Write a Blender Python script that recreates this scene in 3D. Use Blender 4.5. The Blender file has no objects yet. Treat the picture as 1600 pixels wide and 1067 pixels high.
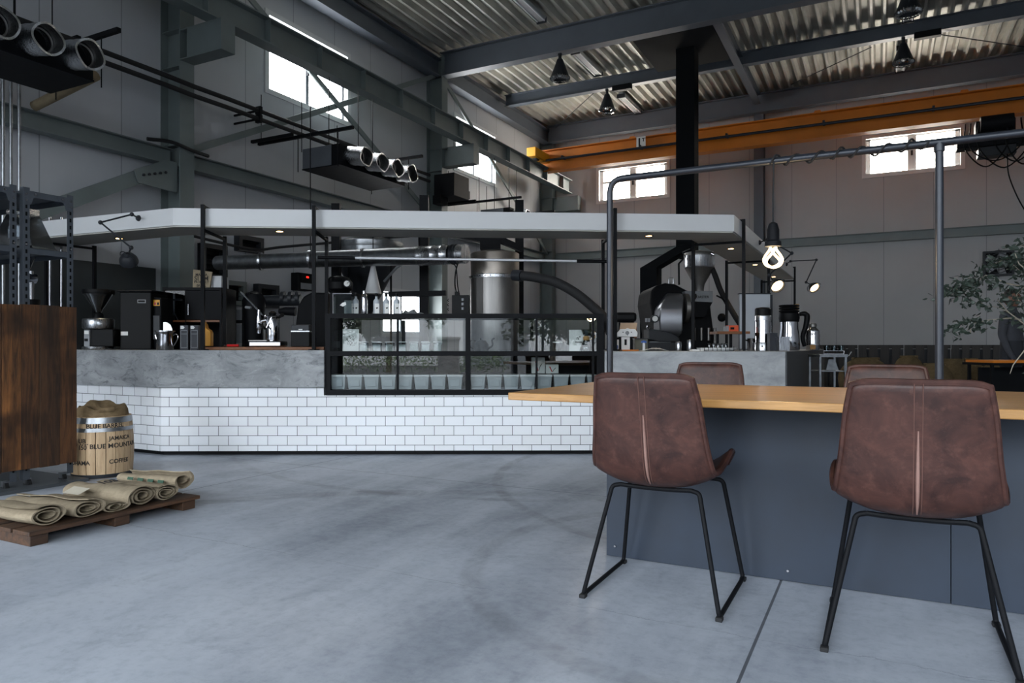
import bpy, bmesh, math, random
from mathutils import Vector, Matrix

C = bpy.context.scene.collection
SC = bpy.context.scene
TH = math.radians(27.36)                  # camera yaw against the building's axes
cs, sn = math.cos(TH), math.sin(TH)
EYE, FPX, CX, HY = 0.95, 1111.0, 800.0, 541.0
PI = math.pi

# ------------------------------------------------------------------ camera
cam = bpy.data.cameras.new('camera'); cam.lens = 25.0; cam.sensor_width = 36.0
cam.shift_y = (HY - 533.5) / 1600.0; cam.clip_end = 300
camo = bpy.data.objects.new('camera', cam); C.objects.link(camo)
camo.location = (0, 0, EYE); camo.rotation_euler = (PI / 2, 0, TH)
SC.camera = camo
SC.view_settings.view_transform = 'Standard'; SC.view_settings.look = 'None'
SC.view_settings.gamma = 1.0; SC.view_settings.use_curve_mapping = False
SC.view_settings.exposure = 1.1
SC.cycles.max_bounces = 7; SC.cycles.diffuse_bounces = 4; SC.cycles.glossy_bounces = 4
SC.cycles.transparent_max_bounces = 16; SC.cycles.transmission_bounces = 6
SC.cycles.caustics_reflective = False; SC.cycles.caustics_refractive = False
SC.cycles.sample_clamp_indirect = 4.0

# ------------------------------------------------------------------ daylight
w = bpy.data.worlds.new('sky'); SC.world = w; w.use_nodes = True
bg = w.node_tree.nodes['Background']
bg.inputs[0].default_value = (0.85, 0.925, 1.0, 1); bg.inputs[1].default_value = 5.0
sun = bpy.data.lights.new('sun', 'SUN'); sun.energy = 7.0; sun.angle = math.radians(1.0); sun.color = (1, .95, .88)
so = bpy.data.objects.new('sun', sun); C.objects.link(so)
so.rotation_euler = (math.radians(-30), 0, math.radians(-12))      # comes over the roof from behind the hall
OPENINGS, OPZ, FWY = ((-7.3, -3.3), (-1.95, 7.6)), 4.6, -3.4                          # the big doorway behind the camera
for a_, b_ in OPENINGS:
    por = bpy.data.lights.new('doorway_daylight', 'AREA'); por.shape = 'RECTANGLE'
    por.size = b_ - a_; por.size_y = OPZ; por.cycles.is_portal = True
    po = bpy.data.objects.new('doorway_daylight', por); C.objects.link(po)
    po.location = ((a_ + b_) / 2, FWY - .05, OPZ / 2); po.rotation_euler = (PI / 2, 0, 0)

# ------------------------------------------------------------------ pixel helpers: photo pixel -> point in the hall
def ray(px):
    u = (px - CX) / FPX
    return u * cs - sn, u * sn + cs
def P(px, py, d):
    rx, ry = ray(px); return Vector((rx * d, ry * d, EYE + (HY - py) * d / FPX))
def PY(px, py, Y): return P(px, py, Y / ray(px)[1])
def PX(px, py, X): return P(px, py, X / ray(px)[0])
def PZ(px, py, z): return P(px, py, (EYE - z) * FPX / (py - HY))

# ------------------------------------------------------------------ materials
def lin(c):
    return tuple(((v / 255) / 12.92 if v / 255 <= .04045 else ((v / 255 + .055) / 1.055) ** 2.4) for v in c)
MATS = {}
class NT:
    def __init__(s, name):
        s.m = bpy.data.materials.new(name); s.m.use_nodes = True; s.t = s.m.node_tree
        s.t.nodes.clear(); s.out = s.n('ShaderNodeOutputMaterial')
    def n(s, k, **kw):
        o = s.t.nodes.new(k)
        for a, b in kw.items(): setattr(o, a, b)
        return o
    def l(s, a, b): s.t.links.new(a, b)
    def v(s, sock, val):
        if hasattr(val, 'is_linked') or isinstance(val, bpy.types.NodeSocket): s.l(val, sock)
        else: sock.default_value = val
    def math(s, op, a, b=0.0, c=None):
        o = s.n('ShaderNodeMath', operation=op); s.v(o.inputs[0], a); s.v(o.inputs[1], b)
        if c is not None: s.v(o.inputs[2], c)
        return o.outputs[0]
    def mix(s, f, a, b, mode='MIX'):
        o = s.n('ShaderNodeMix', data_type='RGBA', blend_type=mode)
        s.v(o.inputs[0], f); s.v(o.inputs[6], a if not isinstance(a, tuple) else (*a[:3], 1)); s.v(o.inputs[7], b if not isinstance(b, tuple) else (*b[:3], 1))
        return o.outputs[2]
    def coord(s, kind='Object', scale=(1, 1, 1)):
        c = s.n('ShaderNodeTexCoord'); m = s.n('ShaderNodeMapping'); m.inputs['Scale'].default_value = scale
        s.l(c.outputs[kind], m.inputs[0]); return m.outputs[0]
    def noise(s, vec, scale, detail=5, rough=.6, dist=0.0):
        o = s.n('ShaderNodeTexNoise'); s.l(vec, o.inputs['Vector']); o.inputs['Scale'].default_value = scale
        o.inputs['Detail'].default_value = detail; o.inputs['Roughness'].default_value = rough; o.inputs['Distortion'].default_value = dist
        return o.outputs[0]
    def ramp(s, f, lo, hi):
        o = s.n('ShaderNodeMapRange'); s.v(o.inputs[0], f); o.inputs[1].default_value = lo; o.inputs[2].default_value = hi
        return o.outputs[0]
    def bsdf(s, col, rough=.5, metal=0.0, spec=.5, bump=None, bstr=.2, bdist=.01):
        b = s.n('ShaderNodeBsdfPrincipled')
        s.v(b.inputs['Base Color'], (*col[:3], 1) if isinstance(col, tuple) else col)
        s.v(b.inputs['Roughness'], rough); s.v(b.inputs['Metallic'], metal); b.inputs['Specular IOR Level'].default_value = spec
        if bump is not None:
            k = s.n('ShaderNodeBump'); s.l(bump, k.inputs['Height']); k.inputs['Strength'].default_value = bstr; k.inputs['Distance'].default_value = bdist
            s.l(k.outputs[0], b.inputs['Normal'])
        s.l(b.outputs[0], s.out.inputs[0]); return b
def mat(name, rgb, rough=.5, metal=0.0, var=.12, scale=6, bump=.0, spec=.5, stretch=(1, 1, 1), emit=0):
    """plain material with a procedural mottling of its own"""
    if name in MATS: return MATS[name]
    t = NT(name); c = lin(rgb); v = t.coord('Object', stretch); nz = t.noise(v, scale)
    a = tuple(x * (1 - var) for x in c); b = tuple(min(1, x * (1 + var)) for x in c)
    col = t.mix(t.ramp(nz, .3, .7), a, b)
    rg = t.math('MULTIPLY_ADD', nz, .12, max(rough - .06, .02))
    bs = t.bsdf(col, rg, metal, spec, nz if bump else None, bump)
    if emit: bs.inputs['Emission Color'].default_value = (*c, 1); bs.inputs['Emission Strength'].default_value = emit
    MATS[name] = t.m; return t.m
def emis(name, rgb, s):
    if name in MATS: return MATS[name]
    t = NT(name); e = t.n('ShaderNodeEmission'); e.inputs[0].default_value = (*lin(rgb), 1); e.inputs[1].default_value = s
    t.l(e.outputs[0], t.out.inputs[0]); MATS[name] = t.m; return t.m
def glass(name, tint=(235, 240, 240), k=1.7, rough=0.0):
    """thin pane: sees through and mirrors by the Fresnel law"""
    t = NT(name); fr = t.n('ShaderNodeFresnel'); fr.inputs[0].default_value = 1.5
    tr = t.n('ShaderNodeBsdfTransparent'); tr.inputs[0].default_value = (*lin(tint), 1)
    gl = t.n('ShaderNodeBsdfGlossy'); gl.inputs['Roughness'].default_value = rough
    mx = t.n('ShaderNodeMixShader'); t.l(t.math('MULTIPLY', fr.outputs[0], k), mx.inputs[0]); t.l(tr.outputs[0], mx.inputs[1]); t.l(gl.outputs[0], mx.inputs[2])
    t.l(mx.outputs[0], t.out.inputs[0]); MATS[name] = t.m; return t.m
def line_mask(t, co, pitch, off, wd):
    """1 on a joint every pitch metres along the coordinate"""
    f = t.math('FRACT', t.math('DIVIDE', t.math('SUBTRACT', co, off - pitch * 50), pitch))
    d = t.math('MULTIPLY', t.math('MINIMUM', f, t.math('SUBTRACT', 1.0, f)), pitch)
    return t.math('LESS_THAN', d, wd)
def wall_mat(name, rgb, axis, off, pitch=.9):
    t = NT(name); v = t.coord(); sp = t.n('ShaderNodeSeparateXYZ'); t.l(v, sp.inputs[0])
    c = lin(rgb); nz = t.noise(v, .7, 4); co = sp.outputs[axis]
    idx = t.n('ShaderNodeTexWhiteNoise', noise_dimensions='1D'); t.l(t.math('FLOOR', t.math('DIVIDE', t.math('SUBTRACT', co, off), pitch)), idx.inputs['W'])
    col = t.mix(t.ramp(nz, .3, .7), tuple(x * .94 for x in c), tuple(x * 1.05 for x in c))
    col = t.mix(t.math('MULTIPLY', idx.outputs[0], .08), col, (.30, .30, .30))
    lm = line_mask(t, co, pitch, off, .006); rib = line_mask(t, co, pitch / 8, off, .004)
    col = t.mix(t.math('MULTIPLY', lm, .55), col, (.10, .11, .12))
    inv = t.math('SUBTRACT', 1.0, t.math('MAXIMUM', lm, t.math('MULTIPLY', rib, .25)))
    t.bsdf(col, .5, 0, .35, inv, .5, .004); return t.m
def floor_mat():
    t = NT('polished_concrete_floor'); v = t.coord(); sp = t.n('ShaderNodeSeparateXYZ'); t.l(v, sp.inputs[0])
    X, Y = sp.outputs[0], sp.outputs[1]
    big = t.noise(v, .45, 6, .62, .6); mid = t.noise(v, 2.2, 8, .7, 1.2); fine = t.noise(v, 22, 8, .75)
    streak = t.noise(t.coord('Object', (1.4, .22, 1)), 1.6, 6, .6, .4)
    col = t.mix(t.ramp(big, .33, .66), lin((98, 105, 116)), lin((178, 185, 196)))
    col = t.mix(t.math('MULTIPLY', t.ramp(streak, .45, .62), .45), col, lin((182, 188, 197)))
    col = t.mix(t.math('MULTIPLY', t.ramp(mid, .55, .72), .35), col, lin((94, 101, 112)))
    col = t.mix(t.math('MULTIPLY', t.ramp(fine, .50, .75), .25), col, lin((98, 105, 117)))
    col = t.mix(t.math('MULTIPLY', t.ramp(fine, .62, .30), .18), col, lin((202, 208, 216)))
    def arc(cx, cy, r, wd, amt, col):                                # old tyre marks
        dx = t.math('SUBTRACT', X, cx); dy = t.math('SUBTRACT', Y, cy)
        rr = t.math('SQRT', t.math('ADD', t.math('MULTIPLY', dx, dx), t.math('MULTIPLY', dy, dy)))
        dd = t.math('ABSOLUTE', t.math('SUBTRACT', rr, r))
        f = t.math('MULTIPLY', t.math('SUBTRACT', 1.0, t.ramp(dd, wd * .5, wd)), t.math('MULTIPLY', t.ramp(mid, .35, .6), amt))
        return t.mix(f, col, lin((96, 99, 104)))
    col = arc(-1.2, 1.1, 3.1, .10, .5, col); col = arc(-.2, 5.6, 2.5, .05, .55, col); col = arc(-.5, 3.1, 1.15, .06, .4, col); col = arc(-3.1, 6.6, 2.9, .05, .4, col)
    jn = t.math('MAXIMUM', line_mask(t, X, 3.7, -.356, .005), line_mask(t, Y, 3.7, 4.27, .004))
    ck = t.math('LESS_THAN', t.math('ABSOLUTE', t.math('ADD', t.math('SUBTRACT', Y, 2.42), t.math('MULTIPLY', t.math('SUBTRACT', mid, .5), .10))), .0022)
    ck = t.math('MULTIPLY', ck, t.ramp(big, .40, .55))
    col = t.mix(t.math('MULTIPLY', jn, .8), col, lin((52, 55, 60))); col = t.mix(t.math('MULTIPLY', ck, .5), col, lin((80, 82, 86)))
    rg = t.math('MULTIPLY_ADD', mid, .35, .28)
    h = t.math('SUBTRACT', t.math('MULTIPLY', fine, .15), jn)
    t.bsdf(col, rg, 0, .4, h, .35, .004); return t.m
def slab_mat(name='trowelled_concrete', g=0, am=.75):
    t = NT(name); v = t.coord('Object', (1, 1, 2.2))
    a = t.noise(v, 1.6, 8, .65, 1.0); b = t.noise(v, 5.5, 12, .8, .9)
    col = t.mix(t.ramp(a, .3, .7), lin((112 + g, 115 + g, 118 + g)), lin((166 + g, 168 + g, 170 + g)))
    col = t.mix(t.math('MULTIPLY', t.ramp(b, .52, .62), am), col, lin((88 + g, 92 + g, 96 + g)))
    col = t.mix(t.math('MULTIPLY', t.ramp(b, .45, .30), am * .7), col, lin((198, 200, 201)))
    t.bsdf(col, .62, 0, .3, b, .35, .006); return t.m
def tile_mat():
    t = NT('white_subway_tile'); c = t.n('ShaderNodeTexCoord'); b = t.n('ShaderNodeTexBrick'); t.l(c.outputs['UV'], b.inputs['Vector'])
    b.inputs['Color1'].default_value = (*lin((232, 234, 238)), 1); b.inputs['Color2'].default_value = (*lin((228, 229, 231)), 1)
    b.inputs['Mortar'].default_value = (*lin((58, 60, 64)), 1)
    b.inputs['Scale'].default_value = 1; b.inputs['Brick Width'].default_value = .171; b.inputs['Row Height'].default_value = .0845
    b.inputs['Mortar Size'].default_value = .0022; b.inputs['Mortar Smooth'].default_value = .1; b.inputs['Bias'].default_value = 0
    inv = t.math('SUBTRACT', 1.0, b.outputs['Fac'])
    t.bsdf(b.outputs['Color'], .16, 0, .5, inv, .5, .003); return t.m
def wood_mat(name, a, b, dark, axis=2, rough=.45, sc=1.0, knots=.0):
    st = [9 * sc] * 3; st[axis] = .7 * sc
    t = NT(name); v = t.coord('Object', tuple(st)); g = t.noise(v, 2.2, 8, .65, 1.2); h = t.noise(v, 9, 6, .7, .4); l = t.noise(t.coord(), 2.5, 3)
    col = t.mix(t.ramp(g, .33, .68), lin(a), lin(b)); col = t.mix(t.math('MULTIPLY', t.ramp(h, .52, .7), .55), col, lin(dark))
    col = t.mix(t.math('MULTIPLY', t.ramp(l, .48, .68), knots), col, lin(dark))
    t.bsdf(col, rough, 0, .4, h, .25, .003); return t.m
def leather_mat():
    t = NT('worn_brown_leather'); v = t.coord(); a = t.noise(v, 9, 6, .65, .8); b = t.noise(v, 140, 3, .6); c = t.noise(v, 28, 6, .7)
    col = t.mix(t.ramp(a, .35, .68), lin((46, 28, 25)), lin((78, 49, 42))); col = t.mix(t.math('MULTIPLY', t.ramp(c, .52, .72), .45), col, lin((98, 66, 57)))
    t.bsdf(col, t.math('MULTIPLY_ADD', a, .25, .34), 0, .35, b, .12, .002); return t.m
def burlap_mat(name, rgb, rgb2):
    t = NT(name); v = t.coord(); wv = t.n('ShaderNodeTexWave', bands_direction='X'); t.l(v, wv.inputs[0]); wv.inputs['Scale'].default_value = 110
    wy = t.n('ShaderNodeTexWave', bands_direction='Y'); t.l(v, wy.inputs[0]); wy.inputs['Scale'].default_value = 110
    m = t.math('MULTIPLY', wv.outputs['Fac'], wy.outputs['Fac']); a = t.noise(v, 14, 6, .7)
    col = t.mix(t.ramp(a, .3, .7), lin(rgb), lin(rgb2)); col = t.mix(t.math('MULTIPLY', t.math('SUBTRACT', 1.0, m), .3), col, tuple(x * .55 for x in lin(rgb)))
    t.bsdf(col, .95, 0, .1, t.math('ADD', m, a), .5, .004); return t.m
def steel_mat(name, rgb, rough=.3, stretch=(1, 1, .05), sc=120):
    return mat(name, rgb, rough, 1.0, .10, sc, 0, .5, stretch)

BLACK = mat('black_steel', (15, 16, 19), .6, 0, .2, 9, 0, .12)
BLACKP = mat('black_plastic', (11, 12, 14), .5, 0, .15, 20, 0, .14)
SOOT = mat('sooty_black_sheet', (16, 18, 21), .9, 0, .15, 4, 0, .1)
CHAR = mat('charcoal_paint', (34, 37, 42), .5, 0, .15, 5, 0, .35)
STRUCT = mat('grey_green_steel_paint', (106, 115, 115), .5, 0, .10, 2.5)
STRUCTD = mat('dark_grey_steel_paint', (84, 90, 98), .5, 0, .12, 2)
ORANGE = mat('orange_crane_paint', (198, 112, 16), .5, 0, .12, 2)
YEL = mat('yellow_paint', (214, 150, 30), .5, 0, .1, 4)
CHROME = mat('chrome', (178, 178, 182), .12, 1.0, .03, 5)
STEEL = steel_mat('brushed_steel', (176, 178, 182), .28)
STEELD = steel_mat('dull_steel', (128, 126, 124), .44)
GALV = mat('galvanised_sheet', (150, 153, 156), .38, 1.0, .25, 14)
FOIL = mat('wrinkled_foil', (200, 203, 206), .22, 1.0, .2, 40, .8)
RACKM = mat('grey_rack_paint', (70, 75, 82), .5, 0, .1, 8, 0, .35)
RAILM = mat('satin_rail', (205, 207, 212), .4, .5, .03, 6)
WHITE = mat('white_paint', (200, 201, 202), .5, 0, .03, 2)
WHITEP = mat('white_plastic', (228, 229, 230), .35, 0, .04, 5)
GREYP = mat('grey_panel', (128, 131, 135), .5, 0, .1, 6)
PAPER = mat('white_paper', (222, 222, 219), .8, 0, .03, 10)
RED = mat('red_plastic', (186, 26, 30), .4, 0, .1, 10)
RUBBER = mat('black_rubber', (20, 20, 22), .8, 0, .2, 20)
INK = mat('stencil_ink', (34, 30, 28), .8, 0, .2, 40)
PIPE = mat('blackened_pipe', (36, 40, 48), .38, .25, .15, 12, 0, .5)
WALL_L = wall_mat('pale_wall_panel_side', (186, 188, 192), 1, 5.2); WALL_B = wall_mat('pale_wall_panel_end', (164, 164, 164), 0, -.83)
SLABR = slab_mat('smooth_pale_concrete', 22, .3)
FLOOR, SLAB, TILE, LEATHER = floor_mat(), slab_mat(), tile_mat(), leather_mat()
TABLEW = wood_mat('oiled_oak_top', (156, 114, 64), (190, 143, 86), (128, 88, 46), 0, .30, .8)
BARNS = [wood_mat('stained_barn_wood_' + n_, a_, b_, (14, 10, 9), 2, .6, s_, .75) for n_, a_, b_, s_ in (('umber', (44, 31, 22), (108, 70, 40), 1.0), ('amber', (62, 42, 27), (150, 98, 54), .8), ('dark', (36, 26, 20), (86, 58, 36), 1.2))]
PALLETW = wood_mat('pallet_wood', (46, 36, 30), (92, 64, 44), (28, 23, 20), 1, .7, 1.0, .3)
STAVE = wood_mat('pale_barrel_stave', (176, 146, 112), (206, 178, 142), (142, 112, 82), 2, .6, 1.2)
DARKW = wood_mat('dark_slat_wood', (26, 24, 23), (44, 38, 34), (14, 13, 13), 2, .6)
BOARDW = wood_mat('brown_board', (92, 56, 32), (132, 84, 48), (58, 36, 22), 0, .5)
BURLAP = burlap_mat('burlap', (142, 129, 108), (178, 163, 139)); BURLAPD = burlap_mat('brown_burlap', (110, 92, 68), (150, 128, 98))
GLASS = glass('case_glass', (232, 238, 238), 2.0); JARG = glass('jar_glass', (214, 222, 224), 1.6)
DAY = emis('daylit_frosted_pane', (248, 250, 252), 9.0); DAYS = emis('sunlit_frosted_pane', (255, 247, 235), 17.0)
WARM = emis('warm_lamp_glow', (255, 196, 128), 12.0)

# ------------------------------------------------------------------ mesh builder
class B:
    def __init__(s): s.bm = bmesh.new(); s.k = 0
    def mark(s): s.bm.verts.ensure_lookup_table(); s.k = len(s.bm.verts); return s
    def xf(s, m):
        s.bm.verts.ensure_lookup_table()
        for v in s.bm.verts[s.k:]: v.co = m @ v.co
        return s
    def box(s, x0, x1, y0, y1, z0, z1):
        v = [s.bm.verts.new((x, y, z)) for z in (z0, z1) for x, y in ((x0, y0), (x1, y0), (x1, y1), (x0, y1))]
        for f in ((0, 3, 2, 1), (4, 5, 6, 7), (0, 1, 5, 4), (1, 2, 6, 5), (2, 3, 7, 6), (3, 0, 4, 7)): s.bm.faces.new([v[i] for i in f])
        return s
    def cbox(s, c, x, y, z): return s.box(c[0] - x / 2, c[0] + x / 2, c[1] - y / 2, c[1] + y / 2, c[2] - z / 2, c[2] + z / 2)
    def rings(s, rs, cap=True, closed=False):
        n = len(rs[0]); vs = [[s.bm.verts.new(p) for p in r] for r in rs]
        pr = list(zip(vs, vs[1:])) + ([(vs[-1], vs[0])] if closed else [])
        for a, b in pr:
            for i in range(n): s.bm.faces.new((a[i], a[(i + 1) % n], b[(i + 1) % n], b[i]))
        if cap and not closed:
            s.bm.faces.new(list(reversed(vs[0]))); s.bm.faces.new(vs[-1])
        return s
    def tube(s, pts, r, n=8, closed=False, cap=True):
        pts = [Vector(p) for p in pts]; m = len(pts); rr = r if isinstance(r, (list, tuple)) else [r] * m
        T = []
        for i in range(m):
            a = pts[(i - 1) % m] if closed or i else pts[0]; b = pts[(i + 1) % m] if closed or i < m - 1 else pts[-1]
            T.append((b - a).normalized())
        up = Vector((0, 0, 1)) if abs(T[0].z) < .9 else Vector((1, 0, 0)); nx = T[0].cross(up).normalized(); out = []
        for i in range(m):
            nx = (nx - T[i] * nx.dot(T[i])); nx = nx.normalized() if nx.length > 1e-6 else T[i].orthogonal().normalized()
            ny = T[i].cross(nx)
            out.append([pts[i] + (nx * math.cos(2 * PI * j / n) + ny * math.sin(2 * PI * j / n)) * rr[i] for j in range(n)])
        return s.rings(out, cap, closed)
    def cyl(s, p0, p1, r, r1=None, n=20): return s.tube([p0, p1], [r, r if r1 is None else r1], n)
    def lathe(s, prof, c=(0, 0, 0), n=28, cap=True):
        return s.rings([[(c[0] + r * math.cos(2 * PI * j / n), c[1] + r * math.sin(2 * PI * j / n), c[2] + z) for j in range(n)] for r, z in prof], cap)
    def prism(s, poly, z0, z1):
        uv = s.bm.loops.layers.uv.verify(); lo = [s.bm.verts.new((x, y, z0)) for x, y in poly]; hi = [s.bm.verts.new((x, y, z1)) for x, y in poly]
        n = len(poly); s.bm.faces.new(list(reversed(lo))); s.bm.faces.new(hi); L = 0
        for i in range(n):
            j = (i + 1) % n; e = (Vector(poly[j]) - Vector(poly[i])).length
            f = s.bm.faces.new((lo[i], lo[j], hi[j], hi[i]))
            for lp, q in zip(f.loops, ((L, z0), (L + e, z0), (L + e, z1), (L, z1))): lp[uv].uv = q
            L += e
        return s
    def sweep(s, sec, p0, p1, up=(0, 0, 1)):
        """section (side, up) drawn from p0 to p1"""
        p0, p1 = Vector(p0), Vector(p1); t = (p1 - p0).normalized(); u = Vector(up); u = (u - t * u.dot(t)).normalized(); sd = t.cross(u)
        return s.rings([[p + sd * a + u * b for a, b in sec] for p in (p0, p1)])
    def poly(s, pts, off):
        """flat outline given thickness off (vector)"""
        off = Vector(off); a = [Vector(p) for p in pts]; return s.rings([a, [p + off for p in a]])
    def sph(s, c, r, n=14, sc=(1, 1, 1)):
        c = Vector(c); m = n // 2
        return s.rings([[c + Vector((r * sc[0] * math.sin(PI * (i + .02) / (m + .04)) * math.cos(2 * PI * j / n), r * sc[1] * math.sin(PI * (i + .02) / (m + .04)) * math.sin(2 * PI * j / n), -r * sc[2] * math.cos(PI * (i + .02) / (m + .04)))) for j in range(n)] for i in range(m + 1)])
    def ob(s, name, m, parent=None, smooth=True, bev=0.0, kind=None):
        bmesh.ops.recalc_face_normals(s.bm, faces=s.bm.faces[:]); me = bpy.data.meshes.new(name); s.bm.to_mesh(me); s.bm.free()
        o = bpy.data.objects.new(name, me); C.objects.link(o); me.materials.append(m)
        if smooth:
            for p in me.polygons: p.use_smooth = True
            me.set_sharp_from_angle(angle=math.radians(38))
        if bev:
            b = o.modifiers.new('bevel', 'BEVEL'); b.width = bev; b.segments = 2; b.limit_method = 'ANGLE'
        if parent is not None: o.parent = parent
        if kind: o['kind'] = kind
        return o
def tag(o, label, cat, group=None):
    o['label'] = label; o['category'] = cat
    if group: o['group'] = group
    return o
def thing(name, label, cat, loc=(0, 0, 0), rz=0.0, group=None):
    o = bpy.data.objects.new(name, None); C.objects.link(o); o.location = loc; o.rotation_euler = (0, 0, rz); o.empty_display_size = .1
    return tag(o, label, cat, group)
def dup(root, loc, rz, label=None, group=None):
    r = root.copy(); C.objects.link(r); r.location = loc; r.rotation_euler = (0, 0, rz)
    if label: r['label'] = label
    if group: r['group'] = group
    for ch in list(root.children):
        c = ch.copy(); C.objects.link(c); c.parent = r
        for g in ch.children:
            d = g.copy(); C.objects.link(d); d.parent = c
    return r
def TP(name, label, cat, px, d, z0=0.0, group=None):
    """a thing that faces the camera's way at pixel column px and depth d; q(px, py, back) gives points local to it"""
    p = P(px, HY, d); k = d / FPX
    t = thing(name, label, cat, (p.x, p.y, z0), TH, group)
    def q(x, y, b=0.0): return Vector(((x - px) * k, b, EYE + (HY - y) * k - z0))
    def qc(x, y, b=0.0):
        # the same pixel met b metres farther back
        e = (d + b) / FPX; return Vector(((x - CX) * e - (px - CX) * k, b, max(EYE + (HY - y) * e - z0, 0.0 if z0 < .01 else -.001)))
    q.k = k; q.c = qc; q.s = lambda b: (d + b) / d; return t, q
def qbox(q, x0, x1, y0, y1, b0, b1, b=None):
    b = b or B(); a = q(x0, y1, b0); c = q(x1, y0, b1); return b.box(a.x, c.x, a.y, c.y, a.z, c.z)
def fillet(pts, r, n=5):
    pts = [Vector(p) for p in pts]; out = [pts[0]]
    for a, b, c in zip(pts, pts[1:], pts[2:]):
        u, v = (a - b).normalized(), (c - b).normalized(); k = min(r, (a - b).length * .45, (c - b).length * .45)
        for i in range(n + 1):
            t = i / n; out.append((b + u * k) * (1 - t) ** 2 + b * 2 * t * (1 - t) + (b + v * k) * t * t)
    return out + [pts[-1]]
def spline(pts, n=8):
    pts = [Vector(p) for p in pts]; q = [pts[0] * 2 - pts[1]] + pts + [pts[-1] * 2 - pts[-2]]; out = []
    for i in range(1, len(q) - 2):
        a, b, c, d = q[i - 1:i + 3]
        for j in range(n):
            t = j / n; out.append(.5 * (2 * b + (c - a) * t + (2 * a - 5 * b + 4 * c - d) * t * t + (3 * b - a - 3 * c + d) * t ** 3))
    return out + [pts[-1]]
def isec(h, w, tf, tw):
    a, b, c = w / 2, h / 2, tw / 2
    return [(-a, -b), (a, -b), (a, -b + tf), (c, -b + tf), (c, b - tf), (a, b - tf), (a, b), (-a, b), (-a, b - tf), (-c, b - tf), (-c, -b + tf), (-a, -b + tf)]
def rect(w, h): return [(-w / 2, -h / 2), (w / 2, -h / 2), (w / 2, h / 2), (-w / 2, h / 2)]
def text(body, size, m, parent, mtx, name='lettering', depth=.0006, fn=None, bold=0.0):
    cu = bpy.data.curves.new(name, 'FONT'); cu.body = body; cu.size = size; cu.align_x = 'CENTER'; cu.align_y = 'CENTER'; cu.extrude = depth; cu.offset = bold
    tmp = bpy.data.objects.new('tmp', cu); C.objects.link(tmp); bpy.context.view_layer.update()
    me = bpy.data.meshes.new_from_object(tmp.evaluated_get(bpy.context.evaluated_depsgraph_get())); bpy.data.objects.remove(tmp); bpy.data.curves.remove(cu)
    for v in me.vertices: v.co = fn(v.co.copy()) if fn else mtx @ v.co
    me.materials.clear(); me.materials.append(m); me.name = name
    o = bpy.data.objects.new(name, me); C.objects.link(o); o.parent = parent; return o
UPR = Matrix.Rotation(PI / 2, 4, 'X')                              # lettering stood upright, read from the front

# ================================================================== the hall
XL, YB, XR, ZT = -7.75, 16.8, 9.0, 6.66
def wall(name, axis, at, lo, hi, holes, m, thick):
    """wall plane with real openings; axis 'X': plane X=at running along Y. thick goes outward"""
    us = sorted({lo, hi} | {h[0] for h in holes} | {h[1] for h in holes}); zs = sorted({0.0, ZT} | {h[2] for h in holes} | {h[3] for h in holes})
    b = B(); vd = {}
    def V(i, j, k):
        key = (i, j, k)
        if key not in vd:
            d = at + thick * k; vd[key] = b.bm.verts.new((d, us[i], zs[j]) if axis == 'X' else (us[i], d, zs[j]))
        return vd[key]
    def solid(i, j):
        if not (0 <= i < len(us) - 1 and 0 <= j < len(zs) - 1): return False
        u, z = (us[i] + us[i + 1]) / 2, (zs[j] + zs[j + 1]) / 2
        return not any(h[0] < u < h[1] and h[2] < z < h[3] for h in holes)
    for i in range(len(us) - 1):
        for j in range(len(zs) - 1):
            if not solid(i, j): continue
            for k in (0, 1): b.bm.faces.new((V(i, j, k), V(i + 1, j, k), V(i + 1, j + 1, k), V(i, j + 1, k)))
            for (a, c), n in ((((i, j), (i + 1, j)), (i, j - 1)), (((i, j + 1), (i + 1, j + 1)), (i, j + 1)), (((i, j), (i, j + 1)), (i - 1, j)), (((i + 1, j), (i + 1, j + 1)), (i + 1, j))):
                if not solid(*n): b.bm.faces.new((V(*a, 0), V(*c, 0), V(*c, 1), V(*a, 1)))
    return b.ob(name, m, smooth=False, kind='structure')
WL = [(7.34, 9.17, 4.55, 5.75), (12.37, 14.2, 4.55, 5.75), (9.95, 11.38, 1.12, 1.99)]
WB = [(-6.31, -4.45, 4.5, 5.42), (-.34, 1.51, 4.5, 5.40)]
wall('wall_left', 'X', XL, FWY, YB, WL, WALL_L, -.16)
wall('wall_back', 'Y', YB, XL, XR, WB, WALL_B, .16)
wall('wall_front', 'Y', FWY, XL, XR, [(a_, b_, 0.0, OPZ) for a_, b_ in OPENINGS], WALL_B, -.16)
wall('wall_right', 'X', XR, FWY, YB, [], WALL_L, .16)
B().box(XL, XR, FWY, YB, -.12, 0).ob('floor', FLOOR, smooth=False, kind='structure')
# folded steel roof deck: one profiled sheet
b = B(); pr = []; x = XL
while x < XR: pr += [(x, 0), (x + .04, 0), (x + .075, .088), (x + .165, .088)]; x += .2
lo = [[b.bm.verts.new((px_, y, 6.57 + pz)) for px_, pz in pr] for y in (FWY, YB)]
for i in range(len(pr) - 1): b.bm.faces.new((lo[0][i], lo[0][i + 1], lo[1][i + 1], lo[1][i]))
o = b.ob('ceiling', mat('roof_deck_zinc', (176, 175, 166), .5, .15, .3, 1.6, 0, .4, (1, .5, 1)), smooth=False, kind='structure')
sd = o.modifiers.new('sheet', 'SOLIDIFY'); sd.thickness = .01; sd.offset = 1
B().box(XL, XR, FWY, YB, 6.70, 6.76).ob('roof', STRUCTD, smooth=False, kind='structure')
# dark wainscot on the side wall behind the bar
B().box(XL, XL + .025, FWY, 5.62, 0, 1.885).ob('trim_1', mat('dark_board_lining', (52, 56, 57), .7, 0, .22, 1.2), smooth=False, kind='structure')

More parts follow.
